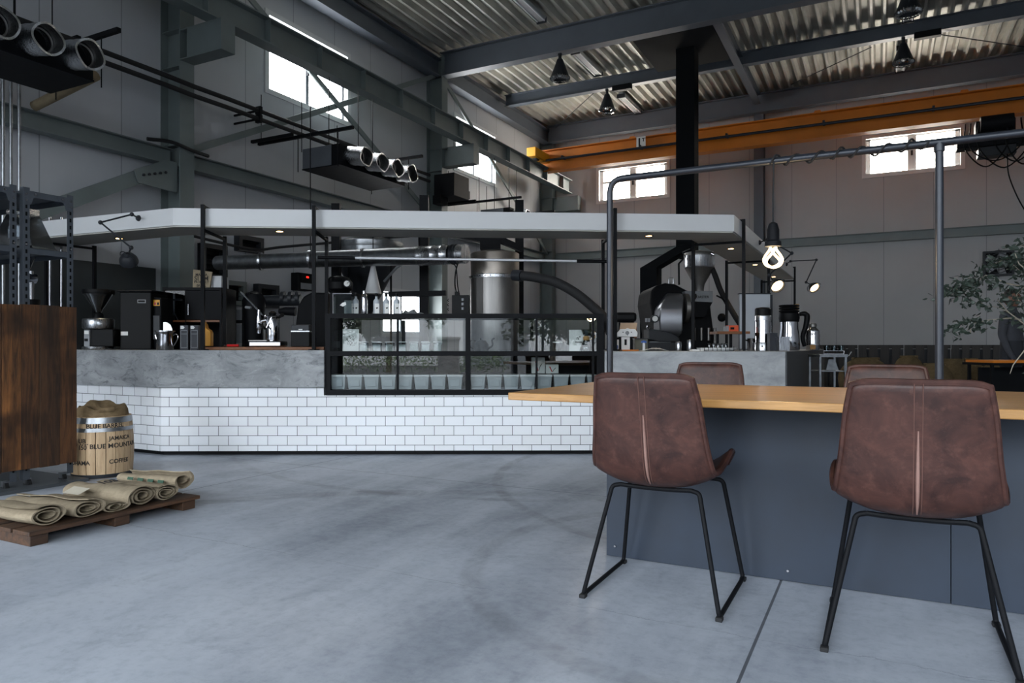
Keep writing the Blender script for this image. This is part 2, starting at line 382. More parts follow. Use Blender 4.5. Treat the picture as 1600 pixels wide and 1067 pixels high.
def window(n, axis, u0, u1, z0, z1, at, inward, mull, transom=None):
    """frame, sashes and frosted daylit panes in an opening; inward = +1/-1 towards the room along the wall's normal"""
    t = bpy.data.objects.new(f'window_{n}', None); C.objects.link(t); t['kind'] = 'structure'
    def bx(b, a, c, d0, d1, e0, e1):
        l, h = sorted((at - inward * d0, at - inward * d1))
        return b.box(l, h, a, c, e0, e1) if axis == 'X' else b.box(a, c, l, h, e0, e1)
    f = B(); w_ = .075
    bx(f, u0, u1, -.02, .14, z0, z0 + w_); bx(f, u0, u1, -.02, .14, z1 - w_, z1); bx(f, u0, u0 + w_, -.02, .14, z0 + w_, z1 - w_); bx(f, u1 - w_, u1, -.02, .14, z0 + w_, z1 - w_)
    f.ob('window_frame', WHITE, t, smooth=False)
    um = (u0 + u1) / 2; g = B(); bx(g, um - mull / 2, um + mull / 2, .06, .11, z0 + w_, z1 - w_)
    sw = .035 if axis == 'X' else .085
    for a in (u0 + w_, u1 - w_ - sw): bx(g, a, a + sw, .07, .1, z0 + w_, z1 - w_)
    for e in (z0 + w_, z1 - w_ - .03): bx(g, u0 + w_, u1 - w_, .07, .1, e, e + .03)
    if transom: bx(g, u0 + w_, u1 - w_, .05, .1, transom - .025, transom + .025)
    g.ob('sash', WHITE if axis == 'Y' else mat('aluminium_sash', (92, 98, 104), .45, .2, .05, 5), t, smooth=False)
    bx(B(), u0 + .02, u1 - .02, .115, .125, z0 + .02, z1 - .02).ob('pane', DAY if axis == 'X' else DAYS, t, smooth=False)
    k = B(); bx(k, um - .02, um + .02, .035, .06, (z0 + z1) / 2 - .05, (z0 + z1) / 2 + .05); k.ob('latch', CHAR, t, smooth=False)
window(1, 'X', *WL[0], XL, 1, .06); window(2, 'X', *WL[1], XL, 1, .06); window(3, 'X', *WL[2], XL, 1, .05)
window(4, 'Y', *WB[0], YB, -1, .16, 5.03); window(5, 'Y', *WB[1], YB, -1, .16, 5.03)

# ------------------------------------------------------------------ steel frame
def beam(name, label, cat, sec, p0, p1, m, up=(0, 0, 1), group=None):
    o = B().sweep(sec, p0, p1, up).ob(name, m, smooth=False); tag(o, label, cat, group); o['kind'] = 'structure'; return o
for Y, lb in ((5.8, 'grey steel wall column behind the bar corner, nearest the metal rack'), (11.5, 'grey steel column between the two high side windows'), (16.62, 'grey steel column in the far corner below the orange crane')):
    t = thing('steel_column', lb, 'column', (XL + .175, Y, 0)); t['kind'] = 'structure'
    B().sweep(isec(.35, .2, .014, .01), (0, 0, 0), (0, 0, 6.5), (1, 0, 0)).ob('column_shaft', STRUCT, t, smooth=False)
    for z in (3.1, 3.36, 4.3, 4.74, 6.1): B().box(-.16, .16, -.09, .09, z, z + .012).ob('stiffener', STRUCT, t, smooth=False)
    k = B(); k.sweep(isec(.36, .2, .014, .01), (.175, 0, 4.54), (.86, 0, 4.54)); k.box(.86, .875, -.1, .1, 4.36, 4.72); k.box(.3, .86, -.1, -.09, 4.37, 4.71)
    k.ob('crane_bracket', STRUCT, t, smooth=False)
beam('steel_column', 'grey steel column on the end wall, right of the black chimney', 'column', isec(.3, .2, .014, .01), (-2.39, YB - .15, 0), (-2.39, YB - .15, 6.2), STRUCTD, (0, 1, 0))
beam('roof_beam', 'deep grey roof girder crossing above the bar, nearest of the ceiling beams', 'beam', isec(.45, .2, .018, .012), (-7.45, 11.5, 6.325), (XR, 11.5, 6.325), STRUCTD)
beam('roof_beam', 'slimmer grey roof beam between the deep girder and the end wall', 'beam', isec(.25, .15, .012, .01), (-7.45, 14.1, 6.435), (XR, 14.1, 6.435), STRUCTD)
beam('roof_beam', 'grey roof girder running above the orange crane along the end wall', 'beam', isec(.42, .2, .018, .012), (-7.45, 16.45, 6.3), (XR, 16.45, 6.3), STRUCTD)
beam('eave_beam', 'grey eave beam along the top of the window side wall', 'beam', isec(.34, .22, .014, .01), (-7.55, FWY, 6.27), (-7.55, 16.6, 6.27), STRUCTD)
beam('roof_joist', 'grey joist running lengthways under the roof to the end wall column', 'beam', isec(.22, .14, .012, .01), (-2.39, 11.6, 6.38), (-2.39, 16.35, 6.38), STRUCTD)
beam('wall_girt', 'grey girt along the side wall, left of the bar corner column', 'beam', isec(.19, .15, .012, .01), (-7.6, FWY, 3.22), (-7.6, 5.72, 3.22), STRUCT)
beam('wall_girt', 'grey girt along the side wall behind the white canopy', 'beam', isec(.19, .15, .012, .01), (-7.6, 5.88, 3.22), (-7.6, 16.5, 3.22), STRUCT)
beam('wall_girt', 'grey girt running level across the end wall', 'beam', isec(.19, .12, .012, .01), (-7.4, 16.73, 3.23), (XR, 16.73, 3.23), STRUCT)
beam('wall_brace', 'thin grey diagonal brace falling from the bar corner column past the near window', 'brace', rect(.03, .085), (-7.52, 5.85, 6.15), (-7.52, 11.4, 3.3), STRUCT)
beam('wall_brace', 'thin grey diagonal brace rising to the second column across the near window', 'brace', rect(.03, .085), (-7.56, 5.9, 3.33), (-7.56, 11.4, 6.12), STRUCT)
beam('wall_brace', 'thin grey diagonal brace behind the far side window', 'brace', rect(.03, .085), (-7.52, 11.6, 6.15), (-7.52, 16.5, 3.3), STRUCT)
t = thing('wall_brace', 'broad grey diagonal brace below the girt, beside the metal rack', 'brace', (-7.5, 3.2, 1.78)); t['kind'] = 'structure'
B().sweep(rect(.06, .15), (0, 0, 0), (0, 2.35, 1.27)).ob('brace_bar', STRUCT, t, smooth=False)
B().poly([(.04, 2.0, 1.02), (.04, 2.5, 1.0), (.04, 2.5, 1.36), (.04, 2.35, 1.36), (.04, 1.95, 1.16)], (.014, 0, 0)).ob('gusset_plate', STRUCT, t, smooth=False)
for i in range(5): B().cyl((.05, 2.06 + i * .07, 1.12 + i * .022), (.072, 2.06 + i * .07, 1.12 + i * .022), .016, n=6).ob('bolt', CHAR, t)
t = thing('crane_runway', 'grey crane runway girder carried on column brackets along the side wall', 'girder', (-6.85, FWY + .05, 4.72))
L = 16.25 - FWY
B().sweep(isec(.33, .2, .016, .01), (0, 0, .165), (0, L, .165)).ob('girder', STRUCT, t, smooth=False)
B().box(-.02, .02, 0, L, .33, .37).ob('crane_rail', CHAR, t, smooth=False)
y = .6
while y < L: B().box(-.095, .095, y - .006, y + .006, .016, .314).ob('stiffener', STRUCT, t, smooth=False); y += .925
# roof tie rods
for a, c, lb in ((PY(927, 146, 14.1), PY(868, 200, 16.3), 'thin steel tie rod under the roof, left of the black chimney'), (PY(1361, 74, 14.1), PY(1236, 132, 16.3), 'thin steel tie rod under the roof, rising to the rightmost hanging lamp'),
                 (PY(1468, 54, 14.1), PY(1606, 74, 15.4), 'thin steel tie rod under the roof above the crane hoist')):
    tag(B().cyl(a, c, .009, n=8).ob('tie_rod', CHAR), lb, 'rod')

# ------------------------------------------------------------------ orange overhead crane
t = thing('overhead_crane', 'orange overhead travelling crane beam marked 1T below the far roof', 'crane', (-6.85, 14.9, 5.09))
B().sweep(isec(.49, .24, .02, .014), (-.05, 0, .1), (10.5, 0, .1)).ob('crane_beam', ORANGE, t, smooth=False)
k = B(); k.box(-.11, .11, -.75, .75, .06, .26); k.ob('end_carriage', YEL, t, smooth=False, bev=.01)
for y in (-.5, .5): B().cyl((-.05, y, .10), (.05, y, .10), .09, n=18).ob('wheel', CHAR, t)
k = B(); k.tube([(-.1, -.2, .08), (10.5, -.2, .08)], .028, 8); 
for x in (.5, 2.3, 4.1, 5.9, 7.7, 9.5): k.box(x - .02, x + .02, -.2, -.01, .09, .15)
k.ob('conduit', PIPE, t)
for x in (5.7, 8.1, 2.0): B().poly([(x, -.02, .345), (x + .16, -.02, .345), (x + .13, -.02, .41), (x + .03, -.02, .41)], (0, .03, 0)).ob('lifting_eye', ORANGE, t, smooth=False)
pl = B(); px_ = PY(1000, 225, 14.7); x = px_.x + 6.85; pl.box(x - .1, x + .1, -.135, -.125, .13, .34); pl = pl.ob('capacity_plate', PAPER, t, smooth=False)
text('1', .21, INK, pl, Matrix.Translation((x - .035, -.137, .225)) @ UPR, bold=.008); text('T', .10, INK, pl, Matrix.Translation((x + .055, -.137, .265)) @ UPR, bold=.004)
h = P(1562, 182, 12.2)
t = thing('crane_hoist', 'black electric hoist with looped cables hanging under the orange crane', 'hoist', (h.x, 14.9, 4.78))
B().box(-.34, .24, -.14, .14, -.20, .1).ob('motor_body', BLACK, t, smooth=False, bev=.02)
B().cyl((-.28, -.2, .02), (.2, -.2, .02), .13, n=24).ob('drum', BLACK, t)
B().box(-.62, .55, -.2, .1, -.36, -.2).ob('trolley_plate', BLACK, t, smooth=False, bev=.01)
B().box(-.3, .25, -.15, .15, -.52, -.36).ob('control_box', CHAR, t, smooth=False, bev=.01)
for i, (a, c, dz) in enumerate(((-.5, .1, .42), (-.42, .3, .30), (-.3, .42, .48), (-.05, .5, .36), (.1, .56, .44))):
    B().tube(spline([(a, -.22, .05), (a, -.24, -.4), ((a + c) / 2, -.26, -.42 - dz * .75), (c, -.24, -.4), (c, -.22, .05)], 8), .012, 6).ob('cable_loop', BLACKP, t)
B().tube(spline([(.12, -.1, -.5), (.16, -.1, -.95), (.42, -.1, -1.6), (.85, -.1, -2.15), (1.4, -.1, -2.5)], 8), .011, 6).ob('pendant_cable', BLACKP, t)
for x in (-.25, .1): B().box(x - .02, x + .02, -.03, .03, .08, .164).ob('hanger', BLACK, t, smooth=False)

# ------------------------------------------------------------------ hanging lamps and tube fittings
PRISM = glass('prismatic_refractor', (235, 238, 240), 6.0, .05)
def highbay(p, lb):
    t = thing('high_bay_lamp', lb, 'lamp', p, 0, 'conical high bay lamps under the roof')
    B().lathe([(.035, -.06), (.055, -.08), (.06, -.1), (.172, -.40), (.168, -.40), (.05, -.1)], n=32).ob('lamp_shade', CHAR, t)
    k = B(); n = 48; rs = []
    for r, z in ((.165, -.385), (.17, -.41), (.155, -.435), (.12, -.45)):
        rs.append([((r + (.012 if j % 2 else -.006)) * math.cos(2 * PI * j / n), (r + (.012 if j % 2 else -.006)) * math.sin(2 * PI * j / n), z) for j in range(n)])
    k.rings(rs, cap=False).ob('refractor', PRISM, t, smooth=False)
    B().lathe([(.02, -.1), (.05, -.2), (.055, -.3), (.03, -.37)], n=16).ob('bulb', WHITEP, t)
    B().cyl((0, 0, .0), (0, 0, -.07), .03, n=12).ob('socket', CHAR, t)
    B().box(-.03, .03, -.02, .02, -.005, .03).ob('hook', CHAR, t, smooth=False)
highbay((-5.0, 11.5, 6.07), 'dark cone shaped high bay lamp hung under the deep roof girder, left of the chimney')
highbay((-5.06, 14.1, 6.28), 'dark cone shaped high bay lamp hung from the slim roof beam, left of the chimney')
highbay((.36, 14.1, 6.28), 'dark cone shaped high bay lamp hung from the slim roof beam above the crane hoist')
highbay((.36, 11.5, 6.07), 'high bay lamp at the very top edge, its glass ring seen from below')
def tubes(p, L, lb):
    t = thing('fluorescent_fitting', lb, 'ceiling light', p, 0, 'twin tube fittings under the roof')
    B().poly([(-.05, 0, 0), (.05, 0, 0), (.09, 0, .05), (.03, 0, .1), (-.03, 0, .1), (-.09, 0, .05)], (0, L, 0)).ob('housing', mat('fitting_enamel', (150, 152, 152), .4, 0, .05, 6), t, smooth=False)
    for s in (-.065, .065): B().cyl((s, .03, 0), (s, L - .03, 0), .015, n=10).ob('tube', mat('milky_tube_glass', (235, 235, 238), .2, 0, .02, 5), t)
    for y in (0, L): B().box(-.09, .09, y - .012, y + .012, -.03, .06).ob('end_cap', CHAR, t, smooth=False)
tubes((-5.08, 15.05, 6.46), 1.25, 'twin tube fluorescent fitting beyond the slim roof beam, left of the chimney')
tubes((-5.08, 12.4, 6.46), 1.25, 'twin tube fluorescent fitting just beyond the deep roof girder')
tubes((-5.1, 9.7, 6.46), 1.25, 'twin tube fluorescent fitting in front of the deep roof girder')
tubes((.36, 15.0, 6.46), 1.25, 'twin tube fluorescent fitting behind the cone lamp above the hoist')
tubes((.42, 12.6, 6.46), 1.2, 'twin tube fluorescent fitting behind the lamp at the top edge')
for (x, y), lb in (((-4.7, 14.0), 'small black ballast box under the slim roof beam by the left cone lamp'), ((.72, 14.0), 'small black ballast box under the slim roof beam above the hoist')):
    tag(B().box(x - .2, x + .2, y - .06, y + .06, 6.2, 6.31).ob('ballast_box', BLACK, smooth=False, bev=.008), lb, 'box')

# ------------------------------------------------------------------ duct fan units hung along the side wall
def duct_unit(y0, L, lb, n):
    t = thing('duct_fan_unit', lb, 'air handling unit', (-6.9, y0, 3.33), 0, 'duct fan units hung under the crane runway')
    B().box(0, .5, 0, L, 0, .27).ob('casing', mat('unit_casing_grey', (92, 96, 102), .5, .2, .1, 4), t, smooth=False, bev=.006)
    B().box(.5, .65, 0, L, 0, .27).ob('outlet_plenum', BLACK, t, smooth=False, bev=.006)
    B().box(-.005, .655, -.005, L + .005, -.012, 0).ob('base_tray', BLACK, t, smooth=False)
    for i in range(n):
        y = .2 + i * (L - .4) / (n - 1); z = .15
        k = B(); m = 28; rs = []
        for j, (x, r) in enumerate(((.64, .125), (.70, .128), (.76, .122), (.82, .128), (.9, .124), (.93, .130), (.93, .112), (.70, .108), (.66, .105))):
            rs.append([(x + .012 * math.sin(a * 3 + i), y + r * math.cos(a), z - (x - .64) * .15 + r * math.sin(a)) for a in (2 * PI * q / m for q in range(m))])
        sp = k.rings(rs).ob('duct_spigot', FOIL, t)
        d = B().tube([(.80, y + .1 * math.cos(a), z - .03 + .1 * math.sin(a)) for a in (2 * PI * q / 24 for q in range(24))], .008, 6, closed=True); d.ob('inner_ring', STEELD, sp)
        B().cyl((.70, y, z - .02), (.705, y, z - .02), .107, n=20).ob('damper', BLACK, sp)
    for y in (-.06, L + .06):
        B().box(-.75, .92, y - .02, y + .02, .40, .44).ob('hanger_bar', BLACK, t, smooth=False)
        for x in (-.02, .02 + .65): B().cyl((x, y, -.05), (x, y, .42), .006, n=6).ob('hanger_rod', BLACK, t)
    for y in (.05, .45, L - .35, L - .02): B().cyl((.0 + (.06 if y > .3 else -.06), y, .25), (.0 + (.06 if y > .3 else -.06), y, 1.38), .006, n=6).ob('drop_rod', BLACK, t)
    for y in (-.06, L + .06): B().cyl((-.7, y, .4), (-.7, y, 1.1), .006, n=6).ob('wall_rod', BLACK, t)
    B().box(-.75, .0, -.2, -.16, .40, .44).ob('side_rail', BLACK, t, smooth=False) if n == 4 and y0 > 6 else None
duct_unit(2.5, 1.43, 'dark duct fan unit with foil spigots at the upper left corner', 4)
duct_unit(7.2, 1.43, 'dark duct fan unit with four foil spigots in front of the near side window', 4)
duct_unit(12.0, 1.43, 'dark duct fan unit mostly hidden behind the white canopy', 4)
for z, lb in ((4.06, 'upper of two black insulated pipes along the side wall'), (3.95, 'lower of two black insulated pipes along the side wall')):
    t = thing('insulated_pipe', lb, 'pipe', (-7.28, 2.5, z))
    B().tube([(0, 0, 0), (0, 2.9, 0), (.03, 3.3, -.02), (0, 3.8, 0), (0, 8.3, 0)], .028, 10).ob('pipe_run', RUBBER, t)
    for y in (1.9, 4.3, 6.8): B().box(-.045, .045, y - .022, y + .022, -.05, .05).box(-.46, -.045, y - .01, y + .01, -.012, .012).ob('clamp', BLACK, t, smooth=False)
tag(B().tube(spline([PX(230, 217, -7.42), PX(268, 222, -7.36), PX(300, 235, -7.36), PX(325, 244, -7.45)], 6), .022, 8).ob('drain_pipe', RUBBER), 'short black pipe sagging past the bar corner column above the girt', 'pipe')
p0, p1 = PX(54, 166, -7.5), PX(150, 118, -6.7)
tag(B().tube([p0, p1], .05, 10).ob('drain_duct', mat('tan_pipe_wrap', (122, 108, 84), .8, 0, .15, 12)), 'tan wrapped pipe slanting from the girt up to the corner duct unit', 'pipe')
for i, px_ in enumerate((5, 17, 30)):
    a = PX(px_, 200, -7.45)
    t = tag(B().cyl((a.x, a.y, 0), (a.x, a.y, 3.9), .016, n=10).ob('steel_conduit', GALV), ('first', 'second', 'third')[i] + ' of three steel conduits on the wall above the rack, from the picture edge', 'conduit')
for px_, w_ in ((78, 'closer to the coffee funnel'), (96, 'nearer to the wooden panel edge')):
    a = PX(px_, 430, -7.6)
    tag(B().cyl((a.x, a.y, 0), (a.x, a.y, 2.3), .014, n=10).ob('steel_conduit', CHROME), 'shiny upright conduit seen through the rack, ' + w_, 'conduit')
a = PX(700, 280, -7.3)
t = thing('junction_box', 'black equipment box fixed on the second side column', 'box', (-7.15, 11.35, 3.72))
B().box(-.22, .22, -.27, .27, 0, .42).ob('box_body', BLACK, t, smooth=False, bev=.01)
B().box(-.2, -.02, -.34, -.1, -.14, .02).ob('box_gland', BLACK, t, smooth=False); B().box(-.05, .16, .1, .4, .05, .2).ob('side_box', BLACK, t, smooth=False)

# ------------------------------------------------------------------ chimney with its bent lower flue
t = thing('chimney_duct', 'tall black square chimney rising from behind the bar to the roof', 'chimney', (-3.1, 12.9, 0))
q = lambda px_, py: P(px_, py, 12.93) - Vector((-3.1, 12.9, 0))
B().box(-.165, .165, -.165, .165, 2.55, 6.54).ob('flue', SOOT, t, smooth=False)
B().box(-.75, .62, -.9, .75, 6.30, 6.54).ob('roof_collar', SOOT, t, smooth=False)
a, c, d = Vector((0, 0, 2.75)), q(1017, 428), q(1017, 522)
B().rings([[p + cs * R_ * .17 * sx + sn * R2 * .17 * sx + Vector((0, .17 * sy, 0)) for sx, sy in ((-1, -1), (1, -1), (1, 1), (-1, 1))] for p, R_, R2 in ((a, Vector((1, 0, .0)), Vector((0, 0, 0))), (c + Vector((0, 0, .1)), Vector((1, 0, 0)), Vector((0, 0, 0))), (Vector((c.x, c.y, 0)), Vector((1, 0, 0)), Vector((0, 0, 0))))]).ob('offset_flue', SOOT, t, smooth=False)
# exhaust fan on the end wall
p0, p1 = PY(1536, 393, YB - .1), PY(1585, 430, YB - .1)
t = thing('exhaust_fan', 'dark square exhaust fan on the end wall behind the olive tree', 'fan', (p0.x, YB, p1.z))
W_, H_ = p1.x - p0.x, p0.z - p1.z
k = B(); k.box(0, W_, -.12, -.03, 0, .04); k.box(0, W_, -.12, -.03, H_ - .04, H_); k.box(0, .04, -.12, -.03, .04, H_ - .04); k.box(W_ - .04, W_, -.12, -.03, .04, H_ - .04); k.ob('housing', CHAR, t, smooth=False)
B().box(.04, W_ - .04, -.05, 0, .04, H_ - .04).ob('back_plate', BLACK, t, smooth=False)
k = B()
for r in (.07, .13, .19, .25): k.tube([(W_ / 2 + r * math.cos(2 * PI * j / 28), -.13, H_ / 2 + r * math.sin(2 * PI * j / 28)) for j in range(28)], .006, 5, closed=True)
k.box(W_ / 2 - .28, W_ / 2 + .28, -.133, -.127, H_ / 2 - .006, H_ / 2 + .006); k.box(W_ / 2 - .006, W_ / 2 + .006, -.133, -.127, H_ / 2 - .28, H_ / 2 + .28); k.ob('grille', CHAR, t)
for i in range(5):
    a = 2 * PI * i / 5; B().mark().box(.03, .23, -.09, -.08, -.06, .06).xf(Matrix.Translation((W_ / 2, 0, H_ / 2)) @ Matrix.Rotation(a, 4, 'Y')).ob('blade', GREYP, t, smooth=False)

# ------------------------------------------------------------------ outdoors behind the camera (mirrored in the display case)
def PBk(xc, D): return Vector((xc * cs + D * sn, xc * sn - D * cs, 0))
g = B().box(-60, 60, -70, FWY, -.14, -.03).ob('ground', mat('asphalt_forecourt', (62, 64, 66), .8, 0, .15, .8), smooth=False, kind='structure')
t = thing('workshop_building', 'white clad workshop building across the forecourt', 'building', PBk(2, 24), TH)
B().box(-16, 14, -6, 0, -.1, 7).ob('facade', wall_mat('white_cladding', (204, 208, 212), 0, 0, .5), t, smooth=False)
for x in (-12, -7.5, 6, 10):
    f = B(); f.box(x - 1, x + 1, 0, .06, 1.0, 3.0); f = f.ob('window', CHAR, t, smooth=False); B().box(x - .9, x + .9, .06, .08, 1.1, 2.9).ob('pane', GLASS, f, smooth=False)
B().box(-3.5, -.2, 0, .08, -.1, 3.0).ob('shutter_door', mat('shutter_grey', (120, 126, 132), .5, .2, .1, 3), t, smooth=False)
B().box(-16.2, 14.2, -.1, .6, 3.6, 3.8).ob('awning', CHAR, t, smooth=False)
TREELEAF = mat('tree_leaf', (44, 58, 40), .6, 0, .4, 5); LEAF = mat('garden_leaf', (120, 140, 104), .6, 0, .4, 5); BARK = mat('bark', (86, 78, 68), .85, 0, .3, 14, .5)
random.seed(4)
def leaf_cloud(b, c, r, n, size, sq=(1, 1, 1)):
    for _ in range(n):
        d = Vector((random.gauss(0, 1), random.gauss(0, 1), random.gauss(0, 1))).normalized() * r * random.random() ** .4
        p = Vector(c) + Vector((d.x * sq[0], d.y * sq[1], d.z * sq[2])); a = Vector((random.uniform(-1, 1), random.uniform(-1, 1), random.uniform(-1, 1))).normalized(); e = a.orthogonal().normalized()
        s_ = size * random.uniform(.7, 1.3); vs = [b.bm.verts.new(p + v) for v in (a * -s_, e * s_ * .4, a * s_, e * -s_ * .4)]; b.bm.faces.new(vs)
    return b
b = B()
for i in range(16): leaf_cloud(b, (i * .45, random.uniform(-.1, .1), .42), .45, 170, .05, (1, .8, .9))
h = b.ob('hedge', LEAF, smooth=False); p = PBk(-6.6, 12.6); h.location = p; h.rotation_euler = (0, 0, TH); tag(h, 'clipped green hedge beyond the open doorway', 'hedge'); h['kind'] = 'stuff'
for xc, D, lb in ((-4.0, 14.4, 'garden tree behind the hedge outside the doorway'), (1.9, 11.5, 'garden tree standing alone on the forecourt')):
    p = PBk(xc, D); t = thing('garden_tree', lb, 'tree', p, 0)
    B().tube([(0, 0, -.1), (.05, 0, 1.0), (-.05, .1, 2.0), (0, 0, 3.4)], [.12, .1, .08, .04], 8).ob('trunk', BARK, t)
    b = B()
    for _ in range(20): leaf_cloud(b, (random.uniform(-1.9, 1.9), random.uniform(-1.0, 1.0), random.uniform(1.5, 3.6)), .6, 170, .11)
    b.ob('foliage', TREELEAF, t, smooth=False)
p = PBk(-1.4, 8.5); t = thing('concrete_pier', 'weathered concrete pier on the forecourt', 'pier', p, TH); B().box(-.3, .3, -.3, .3, -.05, 1.15).ob('pier_block', SLAB, t, smooth=False); B().box(-.34, .34, -.34, .34, 1.15, 1.22).ob('pier_cap', SLAB, t, smooth=False)
t = bpy.data.objects.new('door_1', None); C.objects.link(t); t['kind'] = 'structure'
k = B(); [(k.box(a_, a_ + .1, FWY - .1, FWY + .02, 0, OPZ), k.box(b_ - .1, b_, FWY - .1, FWY + .02, 0, OPZ), k.box(a_, b_, FWY - .1, FWY + .02, OPZ - .1, OPZ)) for a_, b_ in OPENINGS]; k.ob('door_frame', CHAR, t, smooth=False)
B().box(2.15, 2.27, FWY - .1, FWY, 0, OPZ - .1).ob('mullion', CHAR, t, smooth=False)

# ================================================================== the bar
C0 = Vector((-5.565, 4.101)); C1 = Vector((-.769, 6.679)); FD = (C1 - C0).normalized(); FN = Vector((-FD.y, FD.x)); FA = math.atan2(FD.y, FD.x)
def front(px_, off=0.0):
    """point where the pixel column meets the bar's front line pushed back by off"""
    rx, ry = ray(px_); o = C0 + FN * off; den = rx * FD.y - ry * FD.x
    d = (o.x * FD.y - o.y * FD.x) / den; return Vector((rx * d, ry * d))
def wing(px_, X): 
    p = PX(px_, HY, X); return Vector((p.x, p.y))
def off_line(off):
    """the bar's outline pushed inwards: wall end, corner, right corner, far end"""
    y = 4.101 + off; cx = C0.x + (y - 4.101 - FN.y * off) / FD.y * FD.x + FN.x * off if False else None
    def meet_y(Y): o = C0 + FN * off; s_ = (Y - o.y) / FD.y; return o + FD * s_
    def meet_x(X): o = C0 + FN * off; s_ = (X - o.x) / FD.x; return o + FD * s_
    return [Vector((XL + .03, y)), meet_y(y), meet_x(-.769 - off), Vector((-.769 - off, 11.38))]
def band(o0, o1, far=11.38):
    a, b_ = off_line(o0), off_line(o1); a[3].y = b_[3].y = far; return [tuple(v) for v in a + list(reversed(b_))]
t = thing('tiled_bar_counter', 'long white brick tiled base of the coffee bar', 'bar counter')
B().prism(band(0, .5), .035, .522).ob('tiled_wall', TILE, t, smooth=False)
fl = front(506); fr_ = front(946); bo, bi = off_line(0), off_line(.5)
B().prism([tuple(v) for v in (bo[0], bo[1], fl, fl + FN * .5, bi[1], bi[0])], .5221, .592).ob('tiled_upstand', TILE, t, smooth=False)
B().prism([tuple(v) for v in (fr_, bo[2], (bo[2].x, 11.38), (bi[3].x, 11.38), bi[2], fr_ + FN * .5)], .5221, .592).ob('tiled_upstand', TILE, t, smooth=False)
B().prism(band(.03, .46), 0, .035).ob('toe_strip', BLACK, t, smooth=False)
ZS = .9165
def mk_slab(name, label, poly, z0=.593, z1=ZS):
    t = thing(name, label, 'worktop'); B().prism([tuple(v) for v in poly], z0, z1).ob('slab', SLAB, t, smooth=False, bev=.004); return t
o_, i_ = off_line(-.045), off_line(.80)
pl0, pl1 = front(506.5, -.045), front(506.5, -.045) + FN * .845
mk_slab('concrete_worktop', 'thick grey concrete worktop over the tiles, left of the glass case', [o_[0], o_[1], pl0, pl1, i_[1], i_[0]])
pr0 = front(945, -.03); o2, i2 = off_line(-.03), off_line(.85)
t = thing('concrete_worktop', 'pale grey concrete counter right of the glass case with dark end side', 'worktop')
B().prism([tuple(v) for v in (pr0, o2[2], (o2[2].x, 11.4), (i2[3].x, 11.4), i2[2], pr0 + FN * .88)], .593, ZS - .012).ob('slab', SLABR, t, smooth=False, bev=.004)
b = B(); b.box(o2[2].x, o2[2].x + .012, o2[2].y + .01, 11.4, .035, ZS - .014); b.ob('dark_side_panel', mat('dark_side_board', (52, 56, 60), .6, 0, .2, 2), t, smooth=False)
# walnut board lying on the left worktop
a, c = front(318, .10), front(506, .10)
t = tag(B().prism([tuple(v) for v in (a, c, c + FN * .42, a + FN * .42)], ZS, ZS + .028).ob('serving_board', BOARDW, smooth=False, bev=.004), 'long brown wooden board lying on the left worktop', 'board')
# ------------------------------------------------------------------ canopy
ZC0, ZC1 = 2.0, 2.165
def ln(px_, d): p = P(px_, HY, d); return Vector((p.x, p.y))
A_, Bc, Cc, Dc = Vector((XL + .03, 4.0)), ln(270, 6.25), Vector((-1.197, 6.78)), Vector((-1.19, 11.92))
n1 = (Cc - Bc).normalized(); nn = Vector((-n1.y, n1.x)) * .47
def isx(p, d, X): return p + d * ((X - p.x) / d.x)
def isy(p, d, Y): return p + d * ((Y - p.y) / d.y)
Bi, Ci = isy(Bc + nn, n1, 4.56), isx(Bc + nn, n1, -1.655)
t = thing('bar_canopy', 'white boxed canopy hanging over the bar with grey underside', 'canopy')
CP = [A_, Bc, Cc, Dc, Vector((-1.655, 11.92)), Ci, Bi, Vector((XL + .03, 4.5))]
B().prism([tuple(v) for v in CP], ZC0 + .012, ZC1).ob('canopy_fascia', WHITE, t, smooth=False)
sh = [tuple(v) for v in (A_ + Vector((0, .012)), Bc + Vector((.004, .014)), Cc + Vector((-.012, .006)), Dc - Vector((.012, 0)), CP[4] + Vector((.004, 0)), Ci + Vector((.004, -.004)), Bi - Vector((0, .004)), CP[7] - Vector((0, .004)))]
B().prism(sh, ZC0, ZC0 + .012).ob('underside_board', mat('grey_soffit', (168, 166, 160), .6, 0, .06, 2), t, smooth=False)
def post_frame(a, c, zt, lb):
    """two slim square posts joined by rungs: a = outer, c = inner"""
    t = thing('post_frame', lb, 'frame', (a.x, a.y, ZS), 0, 'black post frames carrying the canopy'); v = Vector((c.x - a.x, c.y - a.y, 0)); e = v.normalized()
    def post(p, z): s_ = .014; return B().sweep(rect(.03, .03), p, p + Vector((0, 0, z)), (e.x, e.y, 0)).ob('post', BLACK, t, smooth=False)
    post(Vector((0, 0, 0)), zt - ZS); post(v, ZC0 - ZS + .0005)
    for z in (ZC0 - .09 - ZS, zt - ZS - .015) if zt > ZC1 else (ZC0 - .09 - ZS,):
        if z > ZC0 - ZS: B().sweep(rect(.026, .026), (0, 0, z), tuple(v * .32 + Vector((0, 0, z)))).ob('rung', BLACK, t, smooth=False)
    B().sweep(rect(.022, .022), (0, 0, ZC0 - .03 - ZS), tuple(v + Vector((0, 0, ZC0 - .03 - ZS)))).ob('rung', BLACK, t, smooth=False)
    for p in (Vector((0, 0, 0)), v): B().cbox(p + Vector((0, 0, .004)), .07, .07, .008).ob('foot_plate', BLACK, t, smooth=False)
    return t
def fr(px_, d0=6.23):
    a = ln(px_, d0); return a, a + nn.normalized() * .57
post_frame(*fr(317), 2.19, 'black post frame over the worktop beside the fascia lamp, first from the bar corner')
post_frame(*fr(490.5, 6.27), 2.19, 'black post frame standing at the left end of the glass case')
post_frame(*fr(961, 6.44), 2.2, 'black post frame at the right end of the glass case, behind the table pipe')
